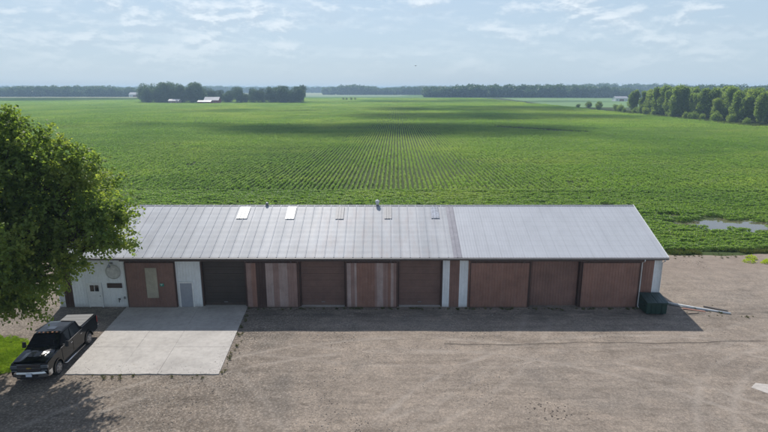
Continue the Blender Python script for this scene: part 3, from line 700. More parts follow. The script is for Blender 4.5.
# ------------------------------------------------------------------ long pipes and scraps beside the shed
def stick(name, a, b, r, m, label, cat, group=None):
    o = empty(name, a) if False else None
    g = MB(); d = Vector(b)-Vector(a); mid = d*.5 + Vector((0,0,-.02*d.length*.3))
    g.tube([(0,0,0), tuple(mid), tuple(d)], r, 8); ob = g.build(name, m, None, loc=a); tag(ob, label, cat, group); return ob
stick('pipe', (23.3,41.35,.22), (27.5,39.25,.13), .075, M['whitepaint'], 'long white pipe lying on gravel right of the dumpster', 'pipe')
stick('pipe', (23.5,41.05,.14), (26.0,39.75,.12), .05, M['steel'], 'shorter grey pipe lying along the long white one', 'pipe')
def plank(x, y, l, w, rz, m, label, z=.12):
    g = MB(); g.box(-l/2,l/2,-w/2,w/2,-.02,.02); o = g.build('plank', m, None, .004, loc=(x,y,z)); o.rotation_euler = (0,R(1.5),rz); tag(o, label, 'plank')
plank(25.0,39.95,1.6,.2,R(-20), simple('reddish_board', (.30,.15,.11), .8, dirt=.3), 'reddish board lying just below the white pipe')
plank(26.9,40.25,1.7,.22,R(-30), simple('dark_board', (.07,.06,.055), .8, dirt=.3), 'dark board behind the far end of the white pipe')
plank(24.6,39.4,1.0,.16,R(12), M['wood'], 'small weathered board nearest the camera beside the pipes')
# shadow of an overhead wire across the yard, modelled as a thin black tube
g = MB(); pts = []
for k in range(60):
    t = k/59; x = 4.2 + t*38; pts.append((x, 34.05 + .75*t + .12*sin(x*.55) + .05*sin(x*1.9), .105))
g.tube(pts, .012, 5); tag(g.build('wire_shadow', M['black']), 'thin dark power-line shadow, modelled as a black strand across the gravel in front of the shed', 'wire_shadow')
# ------------------------------------------------------------------ pickup
def pickup():
    t = empty('pickup_truck', (-21.55, 32.25, .06), R(4.2)); t.scale = (1.07, 1.09, 1.07); tag(t, 'black crew-cab pickup with grey bed cover parked left of the concrete apron', 'pickup truck')
    L0 = -3.07
    def Y(v): return L0 + v
    # body side outline with wheel arches
    def arch(c, r, n=14): return [(Y(c + r*cos(pi*k/n)), .42 + r*sin(pi*k/n)*.98) for k in range(n+1)]   # from rear to front
    prof = [(Y(.10),.50),(Y(.02),.62),(Y(.0),.80),(Y(.02),1.08),(Y(.10),1.19),(Y(.6),1.26),(Y(1.38),1.32),(Y(2.0),1.33),(Y(4.12),1.35),(Y(4.14),1.40),(Y(6.02),1.41),(Y(6.10),1.36),(Y(6.10),.62),(Y(6.02),.52)]
    prof += [(Y(5.30),.50)] + arch(4.80,.47) + [(Y(4.25),.46),(Y(1.58),.46)] + arch(1.08,.47) + [(Y(.52),.50)]
    g = MB(); g.prism(prof, 'x', -.99, .99)
    body = g.build('body', M['paint'], t, .045)
    # fender flares
    for s in (-1,1):
        for c in (1.08, 4.80):
            g = MB(); n = 18
            o_, i_ = arch(c,.535,n), arch(c,.455,n)
            for k in range(n):
                for a_, b_ in (((s*1.0),(s*1.035)),):
                    g.face([(b_,)+o_[k],(b_,)+o_[k+1],(b_,)+i_[k+1],(b_,)+i_[k]]); g.face([(a_-.02*s,)+o_[k],(a_-.02*s,)+o_[k+1],(b_,)+o_[k+1],(b_,)+o_[k]]); g.face([(s*.85,)+i_[k],(s*.85,)+i_[k+1],(b_,)+i_[k+1],(b_,)+i_[k]])
            g.build('fender_flare', M['paint'], t)
    # underbody
    g = MB(); g.box(-.55,.55,Y(.4),Y(5.9),.38,.6); g.box(-.95,-.6,Y(1.7),Y(4.2),.42,.5); g.box(.6,.95,Y(1.7),Y(4.2),.42,.5); g.build('chassis', M['black'], t)
    # hood with two raised edges and a centre bulge
    def loft(rings, closed=False, smooth=False, mb=None):
        g = mb or MB()
        for a_, b_ in zip(rings, rings[1:]):
            for k in range(len(a_)-1): g.face([a_[k],a_[k+1],b_[k+1],b_[k]], 0, smooth)
        return g
    rings = []
    for v, w, z, bz in ((.10,.90,1.20,.0),(.16,.93,1.245,.015),(.5,.95,1.285,.05),(1.0,.93,1.33,.06),(1.36,.88,1.35,.03)):
        rings.append([(-w,Y(v),z-.05),(-w+.05,Y(v),z+.012),(-.62,Y(v),z+.02),(-.55,Y(v),z+.02+bz*.3),(-.34,Y(v),z+.03+bz),(0,Y(v),z+.035+bz*.75),(.34,Y(v),z+.03+bz),(.55,Y(v),z+.02+bz*.3),(.62,Y(v),z+.02),(w-.05,Y(v),z+.012),(w,Y(v),z-.05)])
    loft(rings).build('hood', M['paint'], t, fix=False)
    # cab: greenhouse frame as solid with glass set proud
    def cab_ring(v, wb, zb): return (v, wb, zb)
    base = [(-.96,Y(1.40)),(.96,Y(1.40)),(.97,Y(4.06)),(-.97,Y(4.06))]; top = [(-.76,Y(2.16)),(.76,Y(2.16)),(.77,Y(3.86)),(-.77,Y(3.86))]
    zb, zt = 1.32, 1.90
    g = MB()
    for k in range(4):
        j = (k+1) % 4; g.face([base[k]+(zb,), base[j]+(zb,), top[j]+(zt,), top[k]+(zt,)])
    g.face([p+(zt,) for p in top]); g.face([p+(zb,) for p in base]); cab = g.build('cab', M['paint'], t, .04)
    g = MB()
    rr = [[(-.74,Y(v),zt-.0),(-.70,Y(v),zt+dz),(0,Y(v),zt+dz+.025),(.70,Y(v),zt+dz),(.74,Y(v),zt-.0)] for v, dz in ((2.17,.012),(2.35,.045),(3.0,.055),(3.6,.045),(3.85,.012))]
    loft(rr, smooth=True).build('roof', M['paint'], t, fix=False)
    g = MB(); g.box(-.22,.22,Y(2.55),Y(2.95),zt+.07,zt+.085); g.build('sunroof', M['glass'], t)
    for x in (-.5,-.25,0,.25,.5):
        g = MB(); g.box(x-.05,x+.05,Y(2.20),Y(2.30),zt+.01,zt+.05); g.build('marker_lamp', simple('amber_lens', (.35,.12,.02), .3), t)
    def pane(pa, pb, pc, pd, name, inset=.08, off=.012, lb=None):
        P = [Vector(p) for p in (pa,pb,pc,pd)]; c = sum(P, Vector())/4; n = (P[1]-P[0]).cross(P[3]-P[0]).normalized()
        if n.dot(c - Vector((0,Y(2.9),1.5))) < 0: n = -n
        Q = []
        for p in P:
            d = c-p; Q.append(p + d.normalized()*inset*1.2 + n*off)
        g = MB(); g.face(Q); B = [q - n*.02 for q in Q]
        for k in range(4): j = (k+1)%4; g.face([Q[k],Q[j],B[j],B[k]])
        return g.build(name, M['glass'], t)
    B_ = [Vector(p+(zb,)) for p in base]; T_ = [Vector(p+(zt,)) for p in top]
    pane(B_[0],B_[1],T_[1],T_[0],'windshield',.05); pane(B_[2],B_[3],T_[3],T_[2],'rear_window',.09)
    for (i0, i1, s) in ((1,2,1),(0,3,-1)):
        for u0, u1 in ((.02,.49),(.51,.93)):
            a_ = B_[i0].lerp(B_[i1], u0); b_ = B_[i0].lerp(B_[i1], u1); c_ = T_[i0].lerp(T_[i1], u1); d_ = T_[i0].lerp(T_[i1], max(0,u0*.9-.0))
            pane(a_, b_, c_, d_, 'side_window', .06)
        # pillar trims
        x = s*1.0
        g = MB(); g.box(*sorted((s*.985,s*1.003)), Y(1.5), Y(4.05), 1.315, 1.335); g.build('belt_trim', M['chrome'], t)
        for v0, v1 in ((1.62,2.83),(2.86,4.02)):
            g = MB(); x0, x1 = sorted((s*.992, s*1.006)); g.box(x0, x1, Y(v0), Y(v1), .58, 1.30); d = g.build('door', M['paint'], t, .006)
            g = MB(); x0, x1 = sorted((s*1.008, s*1.035)); g.box(x0, x1, Y(v1-.25), Y(v1-.06), 1.12, 1.16); g.build('handle', M['chrome'], d)
        g = MB(); g.tube([(s*.93,Y(1.7),.36),(s*1.08,Y(1.8),.36),(s*1.08,Y(4.0),.36),(s*.93,Y(4.1),.36)], .045, 8); g.build('side_step', M['chrome'], t)
        m_ = MB(); m_.box(*sorted((s*.97,s*1.17)), Y(1.80), Y(1.86), 1.38, 1.42); mir = MB()
        mir.prism([(Y(1.72),1.30),(Y(1.86),1.28),(Y(1.90),1.58),(Y(1.80),1.60)], 'x', *sorted((s*1.12,s*1.31))); o = mir.build('wing_mirror', M['black'], t, .03); m_.build('mirror_arm', M['black'], o)
        g = MB(); g.box(*sorted((s*.62,s*1.0)), Y(-.02), Y(.12), .93, 1.12); g.build('headlight', M['lamp'], t, .03)
        g = MB(); g.box(*sorted((s*.64,s*.96)), Y(-.03), Y(.06), .80, .87); g.build('fog_light', M['lamp'], t, .02)
        g = MB(); g.box(*sorted((s*.86,s*1.0)), Y(6.04), Y(6.13), .92, 1.30); g.build('tail_light', M['redlens'], t, .015)
        for v in (1.08, 4.80):
            c = Vector((s*.90, Y(v), .40)); w = empty('wheel', (s*.86, Y(v), .40)); w.parent = t
            g = MB(); g.tube([(-.13*s,0,0),(-.11*s,0,0),(-.04*s,0,0),(.06*s,0,0),(.12*s,0,0),(.14*s,0,0)], [.33,.40,.41,.41,.395,.30], 28)
            g.build('tyre', M['black'], w)
            g = MB(); g.cyl((.10*s,0,0),(.150*s,0,0),.275,24); g.build('rim_dish', M['trim'], w)
            g = MB()
            for q in range(6):
                a0 = 2*pi*q/6; u_ = Vector((0,cos(a0),sin(a0))); p_ = Vector((0,-sin(a0),cos(a0)))
                P4 = [u_*.05+p_*.05, u_*.26+p_*.035, u_*.26-p_*.035, u_*.05-p_*.05]
                g.face([(s*.158,)+tuple(p)[1:] for p in P4]); 
                for k in range(4): a_, b_ = P4[k], P4[(k+1)%4]; g.face([(s*.158,)+tuple(a_)[1:],(s*.158,)+tuple(b_)[1:],(s*.14,)+tuple(b_)[1:],(s*.14,)+tuple(a_)[1:]])
            g.cyl((.15*s,0,0),(.175*s,0,0),.075,16); g.tube([(.14*s,.275*cos(2*pi*k/24),.275*sin(2*pi*k/24)) for k in range(25)], .02, 6, cap=False)
            g.build('rim', M['steel'], w)
    # grille with chrome bar, emblem, bumpers, plate
    g = MB(); g.box(-.62,.62,Y(-.015),Y(.05),.78,1.17)
    gr = g.build('grille', M['black'], t)
    g = MB()
    for z in (.83,.90,1.06,1.12): g.box(-.6,.6,Y(-.028),Y(-.016),z-.012,z+.012)
    g.build('grille_slats', M['trim'], gr)
    g = MB(); g.box(-.63,.63,Y(-.045),Y(-.0155),.955,1.01); g.box(-.63,.63,Y(-.035),Y(-.0155),1.155,1.18); g.build('chrome_bar', M['chrome'], gr)
    g = MB(); g.prism([(-.13,.965),(-.05,.965),(-.045,.955),(.045,.955),(.05,.965),(.13,.965),(.115,1.005),(.05,1.005),(.045,1.015),(-.045,1.015),(-.05,1.005),(-.115,1.005)], 'y', Y(-.065), Y(-.046)); g.build('emblem', M['gold'], gr)
    g = MB(); R0 = []
    for x, dy in ((-1.02,.26),(-.98,.08),(-.7,-.03),(0,-.07),(.7,-.03),(.98,.08),(1.02,.26)):
        R0.append([(x,Y(dy),.46),(x,Y(dy-.03),.50),(x,Y(dy-.03),.68),(x,Y(dy),.775),(x,Y(dy+.14),.775),(x,Y(dy+.14),.50),(x,Y(dy),.50)])
    loft(R0, mb=g); g.face(R0[0][:6]); g.face(R0[-1][:6]); bu = g.build('front_bumper', M['chrome'], t, .01)
    g = MB(); g.box(-.72,.72,Y(-.04),Y(.2),.38,.50); g.box(-.45,.45,Y(-.118),Y(-.10),.53,.62); g.build('air_dam', M['black'], bu)
    g = MB(); g.box(-.16,.16,Y(-.135),Y(-.12),.56,.72); g.build('number_plate', M['plate'], bu)
    g = MB(); g.box(-.98,.98,Y(6.08),Y(6.28),.52,.70); g.build('rear_bumper', M['chrome'], t, .03)
    g = MB(); g.box(-.84,.84,Y(6.10),Y(6.125),.75,1.38); tg = g.build('tailgate', M['paint'], t, .01)
    g = MB(); g.box(-.12,.12,Y(6.126),Y(6.15),1.18,1.26); g.build('handle', M['chrome'], tg)
    # tonneau cover in four folding panels
    for q in range(4):
        g = MB(); v0 = 4.22 + q*.455; g.box(-.86,.86,Y(v0),Y(v0+.445),1.40,1.445); g.build('bed_cover', M['tonneau'], t, .012)
    g = MB(); g.tube([(.75,Y(1.30),1.33),(.78,Y(1.32),1.9)], .006, 5); g.build('antenna', M['black'], t)
    for s in (-1,1):
        g = MB(); g.tube([(s*.1,Y(1.42),1.37),(s*.65,Y(1.50),1.40)], .012, 5); g.build('wiper', M['black'], t)
    for o in bpy.data.objects:
        if o.type == 'MESH' and o.parent and (o.parent == t or o.parent.parent == t) and not o.parent.name.startswith('wheel'):
            for v_ in o.data.vertices:
                if v_.co.z > .55: v_.co.z = .55 + (v_.co.z-.55)*1.13
    return t
pickup()

# ------------------------------------------------------------------ the big maple at the left
def maple():
    bx, by = -24.9, 30.2
    root = empty('maple_tree', (bx, by, 0)); tag(root, 'large leafy broadleaf tree at the left edge overhanging the black pickup', 'tree')
    cy = 28.6
    lobes = [(-22.6,cy,12.9,2.3),(-20.3,cy,13.4,1.5),(-24.6,cy,13.6,1.7),(-20.6,cy+1.2,11.6,1.9),(-18.5,cy,12.3,1.3),(-17.0,cy,12.1,.9),(-17.6,cy+.4,10.9,1.4),(-26,cy,12.0,2.6),(-29,cy,10,2.6),(-16.1,cy,9.9,1.05),(-15.3,cy,9.2,.7),(-18.0,cy,9.0,1.6),
             (-20.9,cy,9.3,2.1),(-24,cy,9.4,2.6),(-27,cy+.5,7.4,2.5),(-19.2,cy,7.3,1.25),(-22.0,cy+.2,6.7,1.6),(-24.6,cy+.5,6.4,1.5),(-21.1,cy+.5,5.6,1.0),(-23.4,cy,5.0,1.0),
             (-22.4,cy-3.4,10.6,2.1),(-24.8,cy-4.4,9,2.2),(-20.4,cy-2.8,9.4,1.6),(-27.8,cy-3.8,8.5,2.1),(-22.6,cy+3.2,11,2.1),(-25.4,cy+4.2,9.5,2.4),(-20.8,cy+3.0,8.8,1.6),(-28.3,cy+3.6,9,2.2),(-24.6,cy+3.2,6.6,1.5),(-23.8,cy-3.2,6.8,1.5),(-22.0,cy,14.9,1.2),(-19.6,cy,14.3,.9),(-20.9,cy,14.5,1.2),(-24.5,cy,14.6,1.6),(-18.4,cy,13.2,.8),(-17.0,cy+.3,13.0,.5),
             (-19.6,33,10.4,1.9),(-20.6,35.8,9.8,1.5),(-23,36,10.6,2.2),(-18.6,32.2,9.3,1.4),(-26.5,35.5,10,2.4),(-22,33,8.2,1.8),(-18.2,30.5,10.2,1.5),(-21.4,32.5,12.0,1.7)]
    CL = []; WT = []
    for (x,y,z,r) in lobes:
        n = int(8.5*r*r+6)
        d = unit(rng.normal(0,1,(n,3))); rr = r*(rng.uniform(.25,1.10,n)**.55)
        CL.append(np.array([x,y,z]) + d*rr[:,None]*[1,1,.92]); WT.append(np.full(n, r))
    # long shoots standing out of the crown, upward and outward
    for (x,y,z,r) in lobes:
        for q in range(int(2+2.2*r)):
            d = unit(rng.normal(0,1,(1,3)))[0]; d[2] = abs(d[2])*.9 - .15; d /= np.linalg.norm(d)
            for st_ in (1.12, 1.28, 1.42): CL.append((np.array([x,y,z]) + d*r**.85*st_*1.05 + rng.normal(0,.08,3) + [0,0,(st_-1.1)*.9])[None,:])
    C = np.concatenate(CL); nC = len(C)
    ctr = np.array([-22.5,cy,8.5])
    # leafy sprays: each cluster is several short twigs radiating up and outward
    per = 100; LC = []; LD = []
    out = unit(C - ctr)
    tw = unit(out[:,None,:]*.7 + rng.normal(0,.75,(nC,6,3)) + [0,0,.25])          # six twigs
    pick = rng.integers(0,6,(nC,per)); s = rng.uniform(.05,1.0,(nC,per)); T = np.take_along_axis(tw, pick[:,:,None].repeat(3,2), 1)
    ln = rng.uniform(.6,1.5,(nC,1,1))
    Q = C[:,None,:] + T*s[:,:,None]*ln + rng.normal(0,.07,(nC,per,3)); Q[:,:,2] -= .18*s**2
    Q = Q.reshape(-1,3); T = T.reshape(-1,3)
    D = unit(T*.6 + rng.normal(0,.6,T.shape) + [0,0,-.45]); U = unit(np.cross(D, rng.normal(0,.55,D.shape) + [0,0,1]))
    n = len(Q); V, F = leaf_quads(Q, D, U, rng.uniform(.12,.24,n), rng.uniform(.10,.19,n))
    V[:] -= [bx,by,0]
    np_mesh('crown', V, F, M['tree'], root)
    print('maple leaves', n)
    g = MB()
    trunk = [(0,0,-.1),(.03,-.02,.5),(.1,-.1,2.2),(.25,-.25,3.6),(.5,-.5,4.8)]
    g.tube(trunk, [.62,.47,.42,.40,.36], 14)
    for q in range(6):
        t = q*pi/3; g.tube([(.3*cos(t),.3*sin(t),.45),(.75*cos(t),.75*sin(t),-.05)], [.2,.08], 6)
    order = np.argsort(-np.array([l[3] for l in lobes]))
    for li in order:
        x,y,z,r = lobes[li]; e = Vector((x-bx,y-by,z)); st = Vector(trunk[3]).lerp(Vector(trunk[4]), random.random()) if z > 7 else Vector(trunk[2]).lerp(Vector(trunk[3]), random.random())
        m1 = st.lerp(e,.35)+Vector((0,0,.8)); m2 = st.lerp(e,.7)+Vector((random.uniform(-.3,.3),random.uniform(-.3,.3),.6)); rb = .07+.055*r
        g.tube([st,m1,m2,e], [rb,rb*.75,rb*.5,rb*.25], 7)
        own = CL[li]; sel = rng.choice(len(own), min(len(own), 14), replace=False)
        for k in sel:
            p = Vector(own[k])-Vector((bx,by,0)); a_ = m2.lerp(e, random.random()); g.tube([a_, a_.lerp(p,.5)+Vector((0,0,.12)), p], [.045,.03,.012], 5)
    g.build('trunk', M['bark'], root)
maple()

# ------------------------------------------------------------------ distant trees
def crown_mesh(h, w, n, leaf, seed, shape='round'):
    rg = np.random.default_rng(seed); nl = 9 if shape == 'round' else 12; cs = []
    for q in range(nl):
        t = rg.uniform(.28,.93); wr = {'round': math.sin(pi*min(1,t*.92+.04))**.6, 'tall': (1.12-t)*.9+.15}[shape]
        a_ = rg.uniform(0,2*pi); rad = w*.5*wr*rg.uniform(.25,.72); cs.append((rad*cos(a_), rad*sin(a_), h*t, w*rg.uniform(.17,.29)))
    cs.append((0,0,h*.86,w*.2)); cs.append((0,0,h*.5,w*.34)); cs.append((0,0,h*.25,w*.25))
    Vs = []; 
    wts = np.array([c[3]**2 for c in cs]); wts = wts/wts.sum(); pick = rg.choice(len(cs), n, p=wts); cc = np.array(cs)[pick]
    d = unit(rg.normal(0,1,(n,3))); lump = 1 + .22*np.sin(d[:,0]*9+pick)*np.sin(d[:,2]*8+pick*2)
    r = cc[:,3]*(rg.uniform(.45,1.08,n)**.5)*lump; C = cc[:,:3] + d*r[:,None]*[1,1,1.1]; C[:,2] = np.maximum(C[:,2], h*.05)
    D = unit(d*.4 + rg.normal(0,.6,(n,3))); U = unit(np.cross(D, rg.normal(0,.6,(n,3))+[0,0,1])); 
    return leaf_quads(C, D, U, leaf*rg.uniform(.6,1.4,n), leaf*.75*rg.uniform(.6,1.4,n))
def trunk_mb(h, r, seed):
    random.seed(seed); g = MB(); g.tube([(0,0,-.3),(0.05,0,h*.25),(random.uniform(-.3,.3),random.uniform(-.3,.3),h*.7)], [r,r*.75,r*.25], 8)
    for q in range(5):
        a_ = random.uniform(0,6.28); z = h*random.uniform(.25,.5); l = h*.25; g.tube([(0,0,z),(cos(a_)*l*.5,sin(a_)*l*.5,z+l*.5),(cos(a_)*l*.9,sin(a_)*l*.9,z+l)], [r*.4,r*.25,r*.1], 5)
    return g
protos = {}
def proto(key, h, w, n, leaf, shape, mt, seed):
    cm = np_mesh('crown', *crown_mesh(h, w, n, leaf, seed, shape), mt, link=False).data
    tb = trunk_mb(h, .3, seed); o = tb.build('trunk', M['bark']); tm = o.data; bpy.data.objects.remove(o)
    protos[key] = (cm, tm)
for s in range(5): proto(('poplar',s), 16, (8,11,9,12,7)[s], 5600, .60, 'tall', M['grove'], 100+s)
for s in range(3): proto(('bush',s), 5, 6.0, 2200, .42, 'round', M['grove'], 200+s)
for s in range(6): proto(('oak',s), 16, 14+(s%3)*1.5, 5200, .75, 'round', M['far_tree'], 300+s)
def far_tree(name, key, x, y, s, label, cat, group, sz=1.):
    cm, tm = protos[key]; r = empty(name, (x,y,0), random.uniform(0,6.28)); r.scale = (s*random.uniform(.85,1.15), s*random.uniform(.85,1.15), s*sz)
    tag(r, label, cat, group)
    c = bpy.data.objects.new('crown', cm); COL.objects.link(c); c.parent = r
    t = bpy.data.objects.new('trunk', tm); COL.objects.link(t); t.parent = r
    return r
random.seed(21)
GR = 'trees of the grove along the right edge of the field'
kinds = ['tall green tree in the grove at the field edge right']
y = 258
cnt = 0
pos_ = []
for yy in np.arange(262, 405, 5.6):
    edge = 181 + 3*sin(yy*.05)
    for c in range(5):
        x = edge + 3 + c*8.2 + random.uniform(-3,3); y = yy + random.uniform(-3,3) + c*1.5
        if abs(x) > .76*y + 18: continue
        pos_.append((x, y, random.uniform(.62,1.12)))
for (x,y,s) in pos_: far_tree('grove_tree', ('poplar', random.randrange(5)), x, y, s, 'tall green tree in the front row of the grove, facing the crop field' if x < 190 else 'tall green tree behind the front row of the grove right of the field', 'tree', GR)
for yy in np.arange(266, 400, 11):
    far_tree('field_edge_bush', ('bush', random.randrange(3)), 178.5+random.uniform(-2,2.5), yy+random.uniform(-4,4), random.uniform(.5,1.15), 'low round bush at the foot of the grove right of the crop field', 'bush', 'bushes at the foot of the grove')
for (x,y,s) in ((191,262,1.25),(183,283,1.0)): far_tree('field_edge_bush', ('bush', 1), x, y, s, 'low round bush at the foot of the grove right of the crop field', 'bush', 'bushes at the foot of the grove')
for (x,y,s) in ((182,418,1.1),(188,440,.9),(178,452,.9),(186,470,1.2),(176,492,.7),(190,505,1.2)): far_tree('small_tree', ('bush', random.randrange(3)), x, y, s, 'small rounded tree on the field edge beyond the grove', 'tree', 'small trees beyond the grove')
# rough grass verge at the grove's foot
X = rng.uniform(170, 190, 5000); Y = rng.uniform(248, 420, 5000); scat_simple('grove_verge_grass', X, Y, np.zeros(5000), dt, 1.2, 2.6)
# farmstead grove
random.seed(5)
FG = 'trees around the distant farmstead'
px = [148,153,158,162,167,171,175,180,186,191,196,200,204,212,217,222,228,233,238,243,247,255,259,264,270,276,280,284,288,292,297,300]
for k, p in enumerate(px):
    for row in range(2):
        D = 668 + row*26 + random.uniform(-5,5)
        if p in (212,217,222) and row == 0: continue
        s = (1.22 if p < 206 else .95 if p < 250 else 1.05)*random.uniform(.74,1.15)
        if p == 167: s = 1.42
        if 243 <= p <= 250: s *= .7
        far_tree('farmstead_tree', ('oak', random.randrange(6)), (p-384)/532*D*.985 + random.uniform(-3,3), D, s, ('tallest dark tree standing out of the clump left of the red barn' if (p == 167 and row == 0) else 'dark broadleaf tree in the clump left of the distant red barn' if p < 213 else 'dark broadleaf tree in the broken row right of the distant red barn'), 'tree', FG, 1.0)
for p in (241, 262, 268): far_tree('field_shrub', ('bush', 0), (p-384)/532*645, 650, .55, 'small dark shrub in front of the distant farmstead trees', 'shrub', 'shrubs before the farmstead')
for x in (-62,-57,-50,-44): far_tree('hedge_shrub', ('bush', 1), x, 830, .7, 'dark shrub standing alone in the field beyond the crop rows', 'shrub', 'lone shrubs far out in the fields')

# barns
def barn(x, y, w, d, h, hr, wallm, roofm, name, label, cat='barn', rz=0):
    r = empty(name, (x,y,0), rz); tag(r, label, cat)
    g = MB(); g.prism([(-d/2,0),(d/2,0),(d/2,h),(0,h+hr-.1),(-d/2,h)], 'x', -w/2, w/2); wl = g.build('wall', wallm, r)
    g = MB()
    g.prism([(-d/2-.5,h-.2),(0,h+hr),(0,h+hr+.25),(-d/2-.5,h+.05)], 'x', -w/2-.5, w/2+.5); g.prism([(d/2+.5,h-.2),(0,h+hr),(0,h+hr+.25),(d/2+.5,h+.05)], 'x', -w/2-.5, w/2+.5)
    g.build('roof', roofm, r)
    g = MB(); g.box(-w*.18,w*.18,-d/2-.08,-d/2-.01,0,h*.75); g.build('door', M['brown'], r)
    for xx in (-w*.36, w*.36): g = MB(); g.box(xx-.5,xx+.5,-d/2-.07,-d/2-.01,h*.35,h*.65); g.build('window', M['glass'], r)
    return r
redp = simple('red_barn_paint', (.30,.035,.035), .7, dirt=.2); wr = simple('white_roofing', (.36,.35,.36), .4, dirt=.1)
barn((216-384)/532*650, 652, 17, 11, 3.6, 3.6, redp, wr, 'barn', 'distant red barn with white roof at the edge of the farmstead trees')
barn((209-384)/532*640, 640, 15, 8, 2.2, 1.3, redp, wr, 'lean_shed', 'low white-roofed red shed in front of the distant red barn', 'shed')
barn((178-384)/532*645, 650, 12, 9, 3.0, 1.9, simple('tan_siding', (.4,.3,.28), .7), simple('pale_roof', (.42,.40,.4), .5), 'farmhouse', 'pale roofed farmhouse half hidden in the distant farmstead trees', 'house')
barn((617-384)/532*752, 760, 17, 12, 3.8, 2.6, M['whitepaint'], wr, 'pole_barn', 'distant white pole barn beside the left end of the grove')
barn((143-384)/532*1130, 1130, 26, 16, 5, 4.0, M['whitepaint'], wr, 'farm_building', 'faint pale farm building on the horizon left of the farmstead trees', 'barn')

# far-off woods, each a mass nobody could count
wood_src = []
for s in range(4):
    o = np_mesh('wood_clump', *crown_mesh(16, 17, 900, 2.2, 400+s, 'round'), M['far_tree'], link=False); wood_src.append(o)
def wood(xa, ya, xb, yb, depth, dens, smin, smax, thin=0.):
    L = math.hypot(xb-xa, yb-ya); n = int(L*depth/dens); t = rng.uniform(0,1,n); q = rng.uniform(0,depth,n)
    X = xa+(xb-xa)*t; Y = ya+(yb-ya)*t + q; k = vnoise(X, Y*0, 60, int(abs(xa)) % 97) > thin; X = X[k]; Y = Y[k]; s = rng.uniform(smin, smax, k.sum())*(.8+.4*vnoise(X, Y*0, 90, 5))
    z = np.zeros(len(X)); scatter('distant_woodland', np.stack([X,Y,z],1), np.stack([z,z,rng.uniform(0,6.28,len(X))],1), np.stack([s*1.15,s*1.15,s],1), rng.integers(0,4,len(X)), wood_src)
wood(-900,1150,-480,1140,90,110,.75,1.15); wood(-520,1180,-455,1180,60,110,.6,.9)
wood(85,1080,480,1010,90,110,.85,1.15); wood(-170,1500,120,1480,80,130,.9,1.25); wood(480,900,760,760,60,120,.8,1.1)
wood(-1700,2000,-500,2050,80,160,.9,1.3,.2); wood(-600,2200,900,2150,80,160,.9,1.3,.15); wood(500,1500,1700,1700,80,160,.9,1.4,.1)
wood(-3600,3900,3600,3900,120,380,1.1,1.7,.25); wood(-4600,5200,4600,5200,160,700,1.2,1.9,.1); wood(-5900,6500,5900,6500,200,1000,1.2,1.8)
# pale stubble strips far out
for (x0,x1,y0,y1,c) in ((174,1300,512,1000,(.10,.20,.045)),(-900,-470,1030,1120,(.26,.26,.15)),(-260,30,1180,1460,(.13,.20,.09)),(-1500,-200,1500,1900,(.2,.22,.1)),(120,480,1200,1450,(.12,.17,.06))):
    g = MB(); g.face([(x0,y0,.004),(x1,y0,.004),(x1+40,y1,.004),(x0+40,y1,.004)]); tag(g.build('far_field', simple('far_field_cover', c, .95, dirt=.2, dscale=.02), fix=False), kind='structure')
# mast on the horizon
ma = empty('radio_mast', (1010, 1690, 0)); tag(ma, 'thin lattice mast rising above the far trees at the right', 'mast')
g = MB()
for sx, sy in ((-1,-1),(1,-1),(0,1)): g.tube([(sx*1.2,sy*1.2,0),(sx*.2,sy*.2,27.5)], .22, 4)
for q in range(9): z = 3*q; k = 1.2-1.0*z/27.5; g.tube([(-k,-k,z),(k,-k,z+3),(0,k,z)], .12, 4)
g.build('lattice', M['steel'], ma)
# bird
bd = MB(); 
bd.tube([(0,-.22,0),(0,-.1,.02),(0,.08,.02),(0,.3,0)], [.02,.07,.08,.02], 8); b = bd.build('body', M['black'])
br_ = empty('bird', (4.6, 80, H+3.15), R(35)); br_.scale = (.55,.55,.55); tag(br_, 'small dark bird flying high over the middle of the field', 'bird'); b.parent = br_
for s in (-1,1):
    g = MB(); g.face([(0,-.08,.03),(s*.25,-.14,.12),(s*.55,-.02,.08),(s*.28,.08,.10),(0,.10,.03)]); g.face([(0,-.08,.02),(s*.25,-.14,.11),(s*.55,-.02,.07),(s*.28,.08,.09),(0,.10,.02)]); g.build('wing', M['black'], br_, fix=False)

# ------------------------------------------------------------------ light
SUN = Vector((-1.0, 4.1, 4.45)).normalized()
elev = math.asin(SUN.z); az = math.atan2(SUN.x, SUN.y)        # from +Y towards +X
ld = bpy.data.lights.new('sun', 'SUN'); ld.energy = 4.1; ld.angle = R(.53); ld.color = (1, .95, .88)
lo = bpy.data.objects.new('sun', ld); COL.objects.link(lo); lo.rotation_euler = SUN.to_track_quat('Z','Y').to_euler(); lo.location = (-20,60,80)
w = bpy.data.worlds.new('World'); scene.world = w; w.use_nodes = True; n = N(w); w.node_tree.nodes.clear()
sk = n.n('ShaderNodeTexSky', sky_type='NISHITA'); sk.sun_disc = False; sk.sun_elevation = elev; sk.sun_rotation = az; sk.air_density = 1.0; sk.dust_density = .8; sk.ozone_density = 4.5; sk.altitude = 300
tc = n.n('ShaderNodeTexCoord').outputs['Generated']; sx, sy, sz = n.sep(tc)
zz = n.math('MAXIMUM', sz, .012); inv = n.math('DIVIDE', 1.0, n.math('ADD', zz, .11))
pv = n.comb(n.math('MULTIPLY', sx, 1.), n.math('MULTIPLY', sy, 1.), n.math('MULTIPLY', sz, 2.7))
c1 = n.noise(pv, 10.5, 9, .60, .15); c2 = n.noise(pv, 2.6, 3, .5, .2)
up = n.n('ShaderNodeVectorMath', operation='ADD'); n.l(pv, up.inputs[0]); up.inputs[1].default_value = (-.004, 0, .020)
c1b = n.noise(up.outputs[0], 10.5, 9, .60, .15)
cl = n.math('ADD', n.math('MULTIPLY', c1, .6), n.math('MULTIPLY', c2, .4))
cm = n.ramp(cl, [(.49, 0.), (.545, .55), (.61, 1.)])
